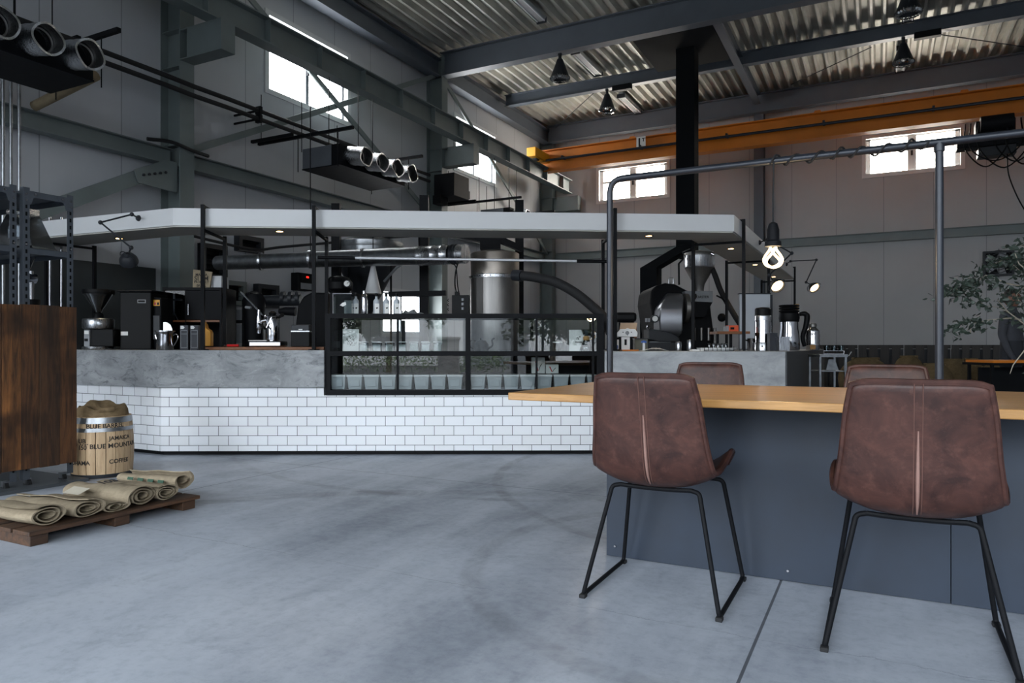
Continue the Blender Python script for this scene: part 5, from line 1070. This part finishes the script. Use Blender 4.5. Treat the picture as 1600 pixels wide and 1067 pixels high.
for i, (x, d_) in enumerate(((1108, .12), (1115, .2), (1122, .1), (1129, .18), (1134, .1))):
    p = P(x, HY, 6.85 + d_); zc = ZR + .0185
    lb = f'small upturned glass on the white tray, {ordn[i]} from the roaster post'
    if cg is None:
        cg = thing('small_glass', lb, 'glass', (p.x, p.y, zc), 0, 'small glasses on the white tray'); B().lathe([(.024, 0), (.023, .03), (.019, .05), (.004, .051)], n=18).ob('glass_wall', JARG, cg); B().lathe([(.019, .05), (.017, .056), (.003, .057)], n=18).ob('glass_foot', CHROME, cg)
    else: dup(cg, (p.x, p.y, zc), 0, lb)
t, q, b0 = onright('raised_wood_shelf', 'small brown wood shelf on black legs at the right counter', 'shelf', 1144, 7.3); qbox(q, 1121, 1172, 517.5, 521.5, 0, .3).ob('shelf_board', BOARDW, t, smooth=False)
for x in (1126, 1147, 1168): qbox(q, x - 1.8, x + 1.8, 521.5, b0, .1, .13).ob('leg', BLACK, t, smooth=False)
zsf = t.location.z + q(0, 517.5).z
t, q = TP('orange_scale', 'orange red scale with black knob on the small wood shelf', 'scale', 1149, 7.35, zsf); qbox(q, 1142, 1157, 508, 517.4, .06, .2).ob('scale_body', mat('orange_red', (196, 74, 30), .45), t, smooth=False, bev=.004); qbox(q, 1138, 1142, 509, 517.4, .07, .18).ob('scale_panel', GREYP, t, smooth=False); qbox(q, 1144, 1150, 511, 514.5, .057, .06).ob('dial', BLACKP, t, smooth=False)
t, q, b0 = onright('steel_backsplash', 'tall plain steel panel standing behind the airpot', 'panel', 1190, 7.9); qbox(q, 1167, 1216, 457, b0, .25, .29).ob('steel_sheet', mat('satin_sheet', (168, 171, 174), .3, .8, .05, 3), t, smooth=False); qbox(q, 1166, 1217, 455.5, 457, .24, .30).ob('top_edge', CHAR, t, smooth=False); qbox(q, 1216, 1220, 458, b0, .25, .45).ob('side_return', CHAR, t, smooth=False)
t, q, b0 = onright('steel_pot', 'small shiny steel pot in front of the steel panel', 'pot', 1174, 7.4); lat(q, 1174, [(6, b0), (6.4, b0 - 1), (6.4, 530), (6.8, 528.5)], .1).ob('pot_body', CHROME, t); tub(q, [(1168, 532, .1), (1163, 531, .08)], 1.2, 8).ob('pot_handle', BLACKP, t)
t, q, b0 = onright('airpot', 'tall steel airpot with black lid on the right counter', 'airpot', 1192, 7.3); lat(q, 1192, [(12, b0), (12.6, b0 - 2), (12.2, b0 - 4), (12.2, 503), (12, 501)], .1).ob('airpot_body', CHROME, t); lat(q, 1192, [(12.6, 501), (12.6, 494), (11.5, 493)], .1).ob('collar', STEEL, t); lat(q, 1192, [(12, 493), (12, 483), (10, 481), (3, 480)], .1).ob('pump_lid', BLACKP, t); lat(q, 1192, [(13, b0 - .2), (13, b0 - 12), (12.5, b0 - 13)], .1, cap=False).ob('base_ring', STEEL, t); c = q(1192, b0 - 7, .1 - 13 * q.k); B().cyl(c, c + Vector((0, .01, 0)), 1.2 * q.k, n=8).ob('base_button', BLACKP, t)
t, q, b0 = onright('black_carton', 'plain black carton between the airpot and the steel box', 'box', 1209, 7.2); qbox(q, 1203, 1215, 520, b0, 0, .08).ob('carton', mat('navy_carton', (30, 33, 42), .55), t, smooth=False, bev=.002)
t, q, b0 = onright('steel_box', 'square brushed steel box right of the black carton', 'box', 1226, 7.1); qbox(q, 1218, 1234, 527, b0, 0, .1).ob('box_body', STEEL, t, smooth=False, bev=.002); qbox(q, 1217.6, 1234.4, 526, 527.4, -.001, .101).ob('box_lid', STEEL, t, smooth=False)
t, q, b0 = onright('thermal_carafe', 'steel thermal carafe with thick black pouring head and handle', 'carafe', 1236, 7.8); lat(q, 1233, [(15, b0), (16, b0 - 2), (15, 524), (13.5, 512), (13.5, 503)], .15).ob('carafe_body', CHROME, t); lat(q, 1233, [(14.5, 503), (15.5, 497), (15, 490), (13, 488)], .15).ob('black_head', BLACKP, t); b = B()
for y in (486, 482, 478): lat(q, 1233, [(14.5, y + 1.6), (15.5, y), (14.5, y - 1.4)], .15, 28, b)
b.ob('ribbed_lid', BLACKP, t); tub(q, [(1246, 492, .15), (1256, 490, .12), (1261, 494, .12), (1259, 510, .12), (1254, 526, .13), (1257, 541, .13)], [2.5, 4, 4.5, 4, 3.5, 3], 10, None, 4).ob('handle', BLACKP, t); qbox(q, 1250, 1254, 474, 483, .1, .14).ob('wood_tag', TABLEW, t, smooth=False)
t, q, b0 = onright('steel_canister', 'ribbed steel canister at the far right end of the counter', 'canister', 1270, 8.7); b0 = HY - (ZR - EYE) * FPX / 8.7; lat(q, 1270, [(10, b0), (10.5, b0 - 1), (10, 540), (10.6, 538), (10, 536), (10.6, 531), (10, 529), (10.6, 524), (10, 522), (10, 517), (6, 513), (5, 511)], .05).ob('canister_body', CHROME, t); lat(q, 1270, [(5.5, 511), (6, 508), (5, 505.5), (1, 505)], .05).ob('stopper', STEELD, t); qbox(q, 1263, 1271, b0 - 8, b0 - 1, -.06, -.045).ob('wooden_base_tag', TABLEW, t, smooth=False)
# --- coffee roaster
t, q = TP('coffee_roaster', 'big dark coffee roaster with steel drum housing and cone hopper', 'coffee roaster', 1075, 9.0)
plate(q, [(1032, 650), (1032, 520), (1024, 470), (1026, 450), (1034, 442), (1049, 438), (1065, 440), (1122, 470), (1128, 520), (1134, 650)], .35, 1.3).ob('machine_body', BLACK, t, smooth=False, bev=.03)
plate(q, [(1075, 453), (1120, 453), (1120, 471), (1079, 469)], .18, .34).ob('front_sign_plate', GREYP, t, smooth=False, bev=.004)
text('ROASTER', 5.5 * q.k, INK, t, Matrix.Translation(q(1102, 462.5, .178)) @ UPR, bold=.001); plate(q, [(1091, 466), (1091, 458), (1093.5, 457), (1094.5, 460), (1093, 466)], .177, .18).ob('emblem', INK, t, smooth=False)
# satin front housing: sheet that leans back at the top and turns under at the foot
rs = []
for y, xl, xr, bf in ((455, 1052, 1073, .34), (457, 1049, 1074, .25), (462, 1045, 1073, .16), (470, 1039, 1071, .08), (479, 1033, 1069, .02), (484, 1031, 1068, .0), (500, 1030, 1067.5, .0), (515, 1031, 1067, .0), (521, 1032, 1066, .03), (526, 1035, 1063, .10)): rs.append([q(xl, y, bf + .02), q(xl + 2, y, bf), q(xr - 2, y, bf), q(xr, y, bf + .02), q(xr, y, .5), q(xl, y, .5)])
B().rings(rs).ob('drum_housing', mat('satin_housing', (150, 152, 158), .34, .85, .06, 4), t)
c = q(1074, 480, .2); B().cyl(c, c + Vector((.05, .0, 0)), .19, n=36).ob('drum_end', STEELD, t)
plate(q, [(1014, 530), (1013, 514), (1020, 514), (1046, 519), (1062, 527), (1062, 534), (1030, 534)], .0, .34).ob('cooling_tray', CHAR, t, smooth=False, bev=.01); qbox(q, 1006, 1064, 534, 650, .05, .8).ob('base_cabinet', CHAR, t, smooth=False, bev=.01); b = B(); qbox(q, 1016, 1049, 533.5, 535, .03, .05, b); b.ob('base_trim', GREYP, t, smooth=False)
plate(q, [(1080, 470), (1120, 471), (1108, 494), (1078, 494)], .2, .36).ob('bean_chute', BLACK, t, smooth=False)
lat(q, 1092.5, [(7, 455), (8, 445), (21, 421), (22.5, 418)], .55, 40).ob('hopper_cone', STEELD, t); lat(q, 1092.5, [(22.5, 419), (23.5, 417), (23.5, 402), (24, 400)], .55, 40, cap=False).ob('hopper_drum', STEEL, t); lat(q, 1092.5, [(24, 400.5), (24, 398), (22, 395), (8, 392), (2, 391)], .55, 40).ob('hopper_lid', STEELD, t); tub(q, [(1111, 396, .4), (1116, 398, .38)], 3, 12).ob('lid_latch', CHROME, t); tub(q, [(1072, 402, .5), (1066, 394, .5), (1078, 389, .5)], 1.0, 6).ob('lid_handle', CHROME, t)
tub(q, [(1061, 445, .5), (1060.5, 412, .5), (1067, 405, .5)], 1.6, 8).ob('feed_pipe', BLACK, t); tub(q, [(1112, 418, .5), (1118, 432, .45), (1127, 456, .4), (1146, 490, .3), (1160, 514, .25), (1164, 540, .3)], 4.4, 12, None, 6).ob('flexible_pipe', RUBBER, t); tub(q, [(1120, 462, .3), (1128, 466, .2), (1136, 474, .1)], 1.4, 8).ob('damper_lever', BLACK, t); B().sph(q(1137, 495, .25), 7 * q.k, 12).ob('counterweight', BLACK, t)
c = q(1023, 498, -.02); B().cyl(c, c + Vector((0, .08, 0)), 6 * q.k, n=24).ob('gauge_case', CHAR, t); B().cyl(c - Vector((0, .003, 0)), c, 4.3 * q.k, n=24).ob('gauge_dial', PAPER, t)
for x in (1010, 1014): qbox(q, x - 1.5, x + 1.5, 497, 503, .0, .03).ob('switch', GREYP, t, smooth=False)
tub(q, [(1012, 507, .0), (1010, 512, -.01), (1013, 516, .0), (1016, 511, .0)], 1.0, 6).ob('chrome_handle', CHROME, t)
b = B()
for x in (1085, 1096, 1107, 1117): tub(q, [(x, 512, .3), (x, 532, .3)], 2.4, 10, b)
b.ob('burner_pipe', STEELD, t); tub(q, [(1045, 443, .6), (1045, 434, .6), (1052, 434, .6), (1052, 443, .6)], .8, 6).ob('top_rail', CHROME, t)
t, q = TP('label_printer', 'black printer with rounded top behind the tablet stand', 'printer', 981, 7.6, 0); qbox(q, 964, 998, 487, 502, .1, .4).ob('printer_body', BLACKP, t, smooth=False, bev=.03); qbox(q, 970, 994, 502, 640, .14, .38).ob('printer_stand', BLACK, t, smooth=False)
b = B(); qbox(q, 988, 1000, 506, 535, .2, .3, b); b.ob('brown_panel', BOARDW, t, smooth=False)
for i, (x, y0, h_, lb) in enumerate(((1060, 535, 14, 'tall thin steel tin behind the right counter, beside the roaster base'), (1078, 532, 17, 'steel milk can behind the counter under the roaster chute'))):
    t, q, b0 = onright('steel_tin', lb, 'tin', x, 7.05 + .05 * i); lat(q, x, [(4.5, b0), (4.7, b0 - 1), (4.7, y0 + 1), (4.2, y0)], .1).ob('tin_body', STEEL, t); lat(q, x, [(4.4, y0), (4.4, y0 - 1.2), (1, y0 - 1.4)], .1).ob('tin_lid', STEELD, t)

# --- articulated fascia lamps
def art_lamp(base, pts, head, aim, lit, lb, r=.0075, hs=.072):
    base = Vector(base); t = thing('articulated_lamp', lb, 'lamp', base, 0, 'articulated workshop lamps on the canopy'); L = [Vector(p) - base for p in pts]
    B().sph((0, 0, 0), .028, 14).ob('wall_mount', CHAR, t)
    for a, c in zip([Vector((0, 0, 0))] + L, L): B().tube([a, c], r, 8).ob('arm', CHAR, t)
    for p in L: B().sph(p, .019, 12).ob('joint', CHAR, t)
    hd = Vector(head) - base; d = Vector(aim).normalized(); M = Matrix.Translation(hd) @ d.to_track_quat('Z', 'Y').to_matrix().to_4x4()
    B().tube([L[-1], hd - d * .05], r, 8).ob('head_stem', CHAR, t)
    s = B().mark().lathe([(.012, -.085), (.022, -.075), (.028, -.055), (.05, -.045), (hs, -.005), (hs + .003, .022), (hs - .003, .022), (hs - .006, -.002), (.046, -.04)], n=28, cap=False).xf(M).ob('lamp_shade', CHAR, t)
    B().mark().lathe([(.001, -.02), (hs * .55, -.012), (hs * .86, .004), (hs * .86, .006)], n=24).xf(M).ob('diffuser', emis('lamp_face_glow', (255, 220, 172), 2.6) if lit else WHITEP, s)
    B().mark().tube([(( hs + .02) * math.cos(a), 0.0, .012 - (hs + .02) * math.sin(a)) for a in (PI * i / 14 for i in range(15))], .004, 6).xf(M @ Matrix.Rotation(.7, 4, 'Z')).ob('yoke', CHAR, t)
F_ = Vector((-sn, cs, 0)); R_ = Vector((cs, sn, 0))
def onl(px_, py, A, D):
    rx, ry = ray(px_); e = D - A; d = (A.x * e.y - A.y * e.x) / (rx * e.y - ry * e.x); return P(px_, py, d)
art_lamp(onl(217, 341, A_, Bc), [P(206, 335, 6.28), P(157, 347.5, 6.1), P(205, 387, 6.05)], P(201, 406, 6.03), R_ * -.25 + F_ * .75 + Vector((0, 0, -.55)), False, 'grey articulated lamp on the canopy fascia, turned away from view, near the rack')
art_lamp(onl(1186, 379, Cc, Dc), [P(1199, 374, 7.5), P(1237, 395.5, 7.4), P(1202, 429.5, 7.3)], P(1214, 446, 7.25), R_ * .18 - F_ * .75 + Vector((0, 0, -.55)), True, 'lit articulated lamp directly below the pendant bulb')
art_lamp(onl(1228, 413, Cc, Dc), [P(1235, 408, 9.9), P(1275.5, 406, 9.7), P(1259.5, 441, 9.6)], P(1272, 449, 9.55), R_ * .25 - F_ * .7 + Vector((0, 0, -.6)), True, 'lit articulated lamp reaching out from the far canopy end')

# --- trolley with glasses, right of the counter
t, q = TP('steel_trolley', 'small galvanised trolley at the end of the right counter', 'trolley', 1303, 7.4)
b = B(); qbox(q, 1281, 1325, 553.5, 558, 0, .3, b); b.ob('top_tray', GALV, t, smooth=False); qbox(q, 1283, 1323, 640, 643, .02, .28).ob('lower_shelf', GALV, t, smooth=False)
for x in (1282.5, 1322.5):
    for b_ in (.012, .27): qbox(q, x - 1.6, x + 1.6, 558, 683.5, b_, b_ + .022).ob('leg', GALV, t, smooth=False); 
tub(q, [(1326, 556, .02), (1330, 550, .02), (1330, 550, .27), (1326, 556, .27)], .9, 7).ob('push_handle', GALV, t)
plate(q, [(1308, 562), (1318, 562), (1324, 579), (1304, 579)], .2, .215).ob('metal_scoop', GALV, t, smooth=False); qbox(q, 1284, 1322, 579.2, 581, .05, .28).ob('middle_shelf', GALV, t, smooth=False)
zt_ = t.location.z + q(0, 553.5).z + .0005
t, q = TP('glass_rack', 'stack of two wire racks on the steel trolley', 'rack', 1303, 7.44, zt_); b0 = HY - (zt_ - EYE) * FPX / 7.44
for y in (b0 - .3, b0 - 5.2): 
    b = B(); qbox(q, 1287, 1319, y - .5, y, 0, .004, b); qbox(q, 1287, 1319, y - .5, y, .25, .254, b); qbox(q, 1287, 1287.6, y - .5, y, .004, .25, b); qbox(q, 1318.4, 1319, y - .5, y, .004, .25, b)
    for x in (1292, 1298, 1304, 1310, 1315): qbox(q, x, x + .5, y - .5, y, .004, .25, b)
    b.ob('wire_tray', CHROME, t, smooth=False)
for x in (1287.3, 1318.7):
    for b_ in (.002, .252): tub(q, [(x, b0, b_), (x, b0 - 5.5, b_)], .4, 6).ob('post', CHROME, t)
gg = None; z2 = zt_ + 5.9 * 7.44 / FPX
for i in range(6):
    p = P(1291.5 + 11.5 * (i % 3), HY, 7.44 + .07 + .12 * (i // 3)); lb = f'drinking glass on the trolley rack, {"front" if i < 3 else "back"} row, {ordn[i % 3]} from the counter'
    if gg is None: gg = thing('drinking_glass', lb, 'glass', (p.x, p.y, z2), 0, 'glasses on the trolley'); B().lathe([(.026, 0), (.032, .05), (.033, .052), (.028, .05), (.022, .008)], n=18).ob('glass_wall', JARG, gg); B().lathe([(.026, -.0005), (.026, .006)], n=18).ob('glass_base', JARG, gg)
    else: dup(gg, (p.x, p.y, z2), 0, lb)

# --- dark pallets along the end wall, sacks, side table
pp = None
for i, (x0, x1) in enumerate(((1330, 1341), (1341, 1413), (1413, 1487), (1487, 1570), (1570, 1650))):
    a, c = PY(max(x0, 1268) if i else 1268, 541, 14.6), PY(x1, 541, 14.6); w_ = c.x - a.x - .012
    t = thing('slatted_crate', f'dark slatted crate wall at the end of the hall, {ordn[i]} counted from the trolley', 'crate', (a.x, 14.6, 0), 0, 'dark slatted crates along the end wall')
    for z in (.02, .46, .93 - i % 2 * .0): B().box(0, w_, .03, .06, z - .02, z + .045).ob('rail', DARKW, t, smooth=False)
    nb = max(3, round(w_ / .165)); bw = w_ / nb
    for j in range(nb): B().box(j * bw, j * bw + bw * .74, 0, .03, 0, .97).ob('slat', DARKW, t, smooth=False)
    B().box(0, w_, .09, .13, 0, .90).ob('rear_board', mat('dusky_board', (52, 54, 58), .8), t, smooth=False)
def lump(name, lb, px_, py, d, rx, rz_, seed, m=BURLAPD, ry=.25):
    p = P(px_, HY, d); zt = EYE + (HY - py) * d / FPX; t = thing(name, lb, 'sack', (p.x, p.y, 0), TH, 'filled sacks by the dark crates'); random.seed(seed); rs = []
    for i in range(11):
        f = i / 10; s_ = (math.sin(PI * (f * .93 + .035))) ** .45; row = []
        for j in range(24):
            an = 2 * PI * j / 24; w2 = 1 + .07 * math.sin(an * 3 + seed + f * 4) + .04 * math.sin(an * 6 - f * 7); row.append((rx * s_ * w2 * math.cos(an), ry * s_ * w2 * math.sin(an), zt * f))
        rs.append(row)
    B().rings(rs).ob('sack_cloth', m, t); B().mark().tube([(rx * .5 * math.cos(a), -.02 + ry * .4 * math.sin(a), zt * .985) for a in (PI * i / 8 for i in range(9))], .02, 6).ob('sack_seam', m, t)
    return t
DB = burlap_mat('dim_burlap', (96, 82, 60), (128, 110, 82))
for a in ((1352, 559, 11.2, .42, 1, 'wide filled sack behind the far right chair, before the dark crates'), (1420, 556, 11.6, .26, 2, 'filled sack with bulging top, right of the far chair'), (1460, 568, 10.6, .30, 3, 'low filled sack just left of the pipe upright'), (1490, 561, 11.4, .28, 4, 'filled sack just right of the pipe upright'), (1517, 560, 12.0, .19, 5, 'tall narrow filled sack below the olive tree'), (1548, 569, 11.3, .2, 6, 'filled sack beside the orange edged table')): lump('filled_sack', a[5], a[0], a[1], a[2], a[3], 0, a[4], DB)
t, q = TP('side_table', 'black side table with an orange front edge at the right picture border', 'table', 1585, 8.2); qbox(q, 1552, 1650, 563, 567, 0, .5).ob('orange_edge_top', ORANGE, t, smooth=False); qbox(q, 1548, 1655, 567, 571, -.01, .52).ob('under_top', BLACK, t, smooth=False)
for x in (1554, 1645): qbox(q, x - 2, x + 2, 571, 669.6, .03, .06).ob('leg', BLACK, t, smooth=False); qbox(q, x - 2, x + 2, 571, 669.6, .44, .47).ob('leg', BLACK, t, smooth=False)
qbox(q, 1556, 1643, 575, 668, .3, .32).ob('dark_panel', BLACK, t, smooth=False)

# --- olive tree
t, q = TP('olive_tree', 'potted olive tree with pale twigs reaching in from the right border', 'tree', 1680, 4.5); T_ = q
lat(q, 1680, [(44, 775.5), (52, 690), (54, 660), (50, 660)], 0, 28).ob('plant_pot', CHAR, t); tub(q, [(1680, 665, 0), (1676, 590, 0), (1684, 520, .02), (1676, 430, 0), (1680, 340, 0)], [9, 8, 7, 5, 2], 10, None, 4).ob('trunk', BARK, t)
TW = mat('pale_olive_twig', (150, 142, 128), .8, 0, .15, 30); OL = mat('olive_leaf', (46, 58, 50), .5, 0, .35, 30)
tw = [[(1680, 560, 0), (1640, 535, .0), (1600, 506, -.05), (1576, 488, -.1), (1558, 468, -.12)], [(1640, 535, 0), (1600, 500, .1), (1578, 497, .1), (1545, 500, .12), (1518, 506, .14), (1508, 520, .14)], [(1676, 480, 0), (1630, 456, 0), (1600, 448, .05), (1574, 443, .1), (1540, 430, .12), (1515, 450, .14), (1484, 461, .15)],
      [(1676, 460, 0), (1620, 435, -.1), (1592, 412, -.12), (1586, 396, -.12)], [(1620, 435, -.1), (1596, 425, -.05), (1572, 404, 0), (1548, 415, .03)], [(1680, 580, 0), (1640, 560, -.2), (1600, 548, -.22), (1583, 570, -.22), (1578, 584, -.22)], [(1540, 430, .12), (1526, 440, .1), (1512, 434, .08)], [(1576, 488, -.1), (1560, 480, 0), (1540, 478, .05), (1530, 470, .05)], [(1600, 448, .05), (1588, 460, .0), (1596, 480, .0)], [(1676, 420, 0), (1640, 395, .1), (1610, 385, .1), (1592, 384, .1)], [(1518, 506, .14), (1516, 522, .14)]]
for w2 in tw: tub(q, w2, [1.7 - 1.25 * i / (len(w2) - 1) if w2[0][0] > 1639 else .5 for i in range(len(w2))], 6).ob('branch', TW, t)
random.seed(11); b = B()
def leaf(p, d, s_):
    d = d.normalized(); e = d.orthogonal().normalized(); e = Matrix.Rotation(random.uniform(0, 6.28), 3, d) @ e; nn_ = d.cross(e); L_ = s_; w2 = s_ * .21
    pts = [p, p + d * L_ * .3 + e * w2 + nn_ * .002, p + d * L_ * .65 + e * w2 * .9 + nn_ * .003, p + d * L_, p + d * L_ * .65 - e * w2 * .9 + nn_ * .003, p + d * L_ * .3 - e * w2 + nn_ * .002]
    b.bm.faces.new([b.bm.verts.new(v) for v in pts])
def cluster(px_, py, bb, rad, n):
    for _ in range(n):
        a = random.uniform(0, 6.28); r = rad * random.random() ** .5; p = T_(px_ + r * math.cos(a), py + r * math.sin(a) * .8, bb + random.uniform(-.08, .08)); leaf(p, Vector((random.uniform(-1, 1), random.uniform(-1, 1), random.uniform(-.9, .6))), random.uniform(.032, .056))
for c in ((1486, 461, .15, 7, 9), (1506, 438, .08, 12, 20), (1512, 452, .14, 16, 44), (1527, 446, .1, 16, 48), (1530, 466, .06, 16, 40), (1545, 432, .1, 14, 30), (1509, 508, .14, 9, 12), (1515, 523, .14, 9, 12), (1536, 502, .12, 13, 32), (1550, 508, .1, 10, 20), (1546, 414, .03, 12, 26), (1562, 410, 0, 14, 24), (1580, 412, -.1, 18, 40), (1594, 428, -.08, 16, 40), (1588, 396, -.12, 12, 24), (1556, 468, -.1, 12, 20), (1576, 446, .08, 14, 20), (1598, 470, 0, 14, 24), (1582, 575, -.22, 12, 22), (1592, 556, -.22, 14, 22), (1566, 458, 0, 10, 12), (1602, 404, .1, 16, 30), (1592, 486, .05, 10, 12), (1630, 440, 0, 40, 110), (1640, 390, .1, 40, 110), (1650, 500, 0, 36, 70), (1690, 380, .1, 60, 160), (1720, 450, .1, 60, 160), (1572, 390, -.1, 8, 10), (1588, 590, -.22, 10, 10)): cluster(*c)
for w2 in tw:
    for a, c in zip(w2, w2[1:]):
        for i in range(max(2, int(abs(a[0] - c[0]) / 6))):
            f = random.random(); cluster(a[0] + (c[0] - a[0]) * f, a[1] + (c[1] - a[1]) * f, a[2] + (c[2] - a[2]) * f, 4, 2)
b.ob('leaf_sprays', OL, t, smooth=False)

# --- person standing behind the olive tree
pd = 9.1; p = P(1581, HY, pd); t = thing('person', 'person in dark grey clothes standing behind the olive tree, turned away', 'person', (p.x, p.y, 0), TH + .5)
def skin_mesh(name, chains, m, parent):
    me = bpy.data.meshes.new(name); vs, es, rad = [], [], []; idx = {}
    for ch_ in chains:
        pv = None
        for (x, y, z, r) in ch_:
            key = (round(x, 3), round(y, 3), round(z, 3))
            if key not in idx: idx[key] = len(vs); vs.append((x, y, z)); rad.append(r)
            if pv is not None: es.append((pv, idx[key]))
            pv = idx[key]
    me.from_pydata(vs, es, []); o = bpy.data.objects.new(name, me); C.objects.link(o); o.parent = parent
    sk = o.modifiers.new('skin', 'SKIN'); sk.use_smooth_shade = True
    for i, r in enumerate(rad): me.skin_vertices[0].data[i].radius = (r if not isinstance(r, tuple) else r[0], r if not isinstance(r, tuple) else r[1])
    me.skin_vertices[0].data[0].use_root = True; su = o.modifiers.new('sub', 'SUBSURF'); su.levels = su.render_levels = 2; me.materials.append(m); return o
SKINM = mat('skin', (112, 78, 62), .6, 0, .06, 20); CLO = mat('dark_grey_cloth', (58, 60, 66), .9, 0, .12, 20); HAIR = mat('dark_hair', (26, 22, 21), .6, 0, .2, 60)
S_ = .945
def sc_(ch_): return [(x * S_, y * S_, z * S_, (r[0] * S_, r[1] * S_) if isinstance(r, tuple) else r * S_) for x, y, z, r in ch_]
arms = []
for s in (-1, 1): arms += [sc_([(0, .01, 1.40, (.15, .10)), (s * .16, .01, 1.41, .066), (s * .22, .02, 1.16, .050), (s * .20, -.06, .94, .040), (s * .19, -.10, .86, (.036, .022)), (s * .185, -.12, .80, (.038, .018))])]
    
for s in (-1, 1):
    for kf, (dx, L_) in enumerate(((-.03, .07), (-.01, .085), (.01, .082), (.03, .066))): arms.append(sc_([(s * .185, -.12, .80, (.038, .018)), (s * .185 + dx, -.135 - .01 * kf % 2, .80 - L_ * .5, .010), (s * .185 + dx, -.125, .80 - L_, .008)]))
    arms.append(sc_([(s * .19, -.10, .86, (.036, .022)), (s * .15, -.13, .82, .011), (s * .145, -.14, .785, .009)]))
legs = []
for s in (-1, 1): legs.append(sc_([(0, 0, .95, (.155, .11)), (s * .09, 0, .88, .085), (s * .10, -.01, .48, .058), (s * .105, .02, .09, .042), (s * .11, -.08, .045, .042), (s * .115, -.15, .035, .034)]))
body = skin_mesh('body', [sc_([(0, 0, .95, (.155, .11)), (0, .0, 1.12, (.145, .10)), (0, .01, 1.40, (.15, .10)), (0, .0, 1.50, .055), (0, -.02, 1.57, .05)])] + arms + legs, CLO, t)
hz = 1.655 * S_; rs = []
for i in range(13):
    f = i / 12; z = hz - .115 + .235 * f; s_ = math.sin(PI * (f * .94 + .03)) ** .6; rs.append([((.072 * s_) * math.cos(a), (.092 * s_ * (1.05 if math.sin(a) > 0 else 1)) * math.sin(a) - .018 * (1 - f) * (math.sin(a) < 0), z) for a in (2 * PI * j / 20 for j in range(20))])
hd = B().rings(rs); hd.tube([(0, -.085, hz + .02), (0, -.108, hz - .015), (0, -.092, hz - .03)], [.009, .014, .008], 6); hd.sph((-.074, .0, hz), .022, 8, (.4, .8, 1.2)); hd.sph((.074, .0, hz), .022, 8, (.4, .8, 1.2)); hd.ob('head', SKINM, t)
rs = []
for i in range(9):
    f = i / 8; z = hz - .05 + .18 * f; s_ = math.sin(PI * (.28 + f * .69)) ** .6; rs.append([((.083 * s_) * math.cos(a), .010 + (.098 * s_ if math.sin(a) > 0 else (.098 * s_ if f > .62 else .03)) * math.sin(a), z) for a in (2 * PI * j / 20 for j in range(20))])
B().rings(rs).ob('hair', HAIR, t)
for s in (-1, 1): B().sph((s * .03, -.088, hz + .025), .009, 8).ob('eye', INK, t)
tub_ = B().box(-.02, .02, -.097, -.09, hz - .062, hz - .056).ob('mouth', mat('lip', (120, 74, 66), .6), t, smooth=False)
B().rings([[((.165 * w2) * S_ * math.cos(a), (.118 * w2) * S_ * math.sin(a) + .005, z * S_) for a in (2 * PI * j / 24 for j in range(24))] for w2, z in ((1.0, .62), (1.04, .75), (1.05, .92), (1.0, 1.08))], cap=False).ob('apron', mat('charcoal_apron', (38, 40, 46), .9), t)
for o in list(bpy.data.objects):
    if 'label' in o and len(str(o['label']).split()) > 16: print('LONG', o.name, len(str(o['label']).split()), o['label'])
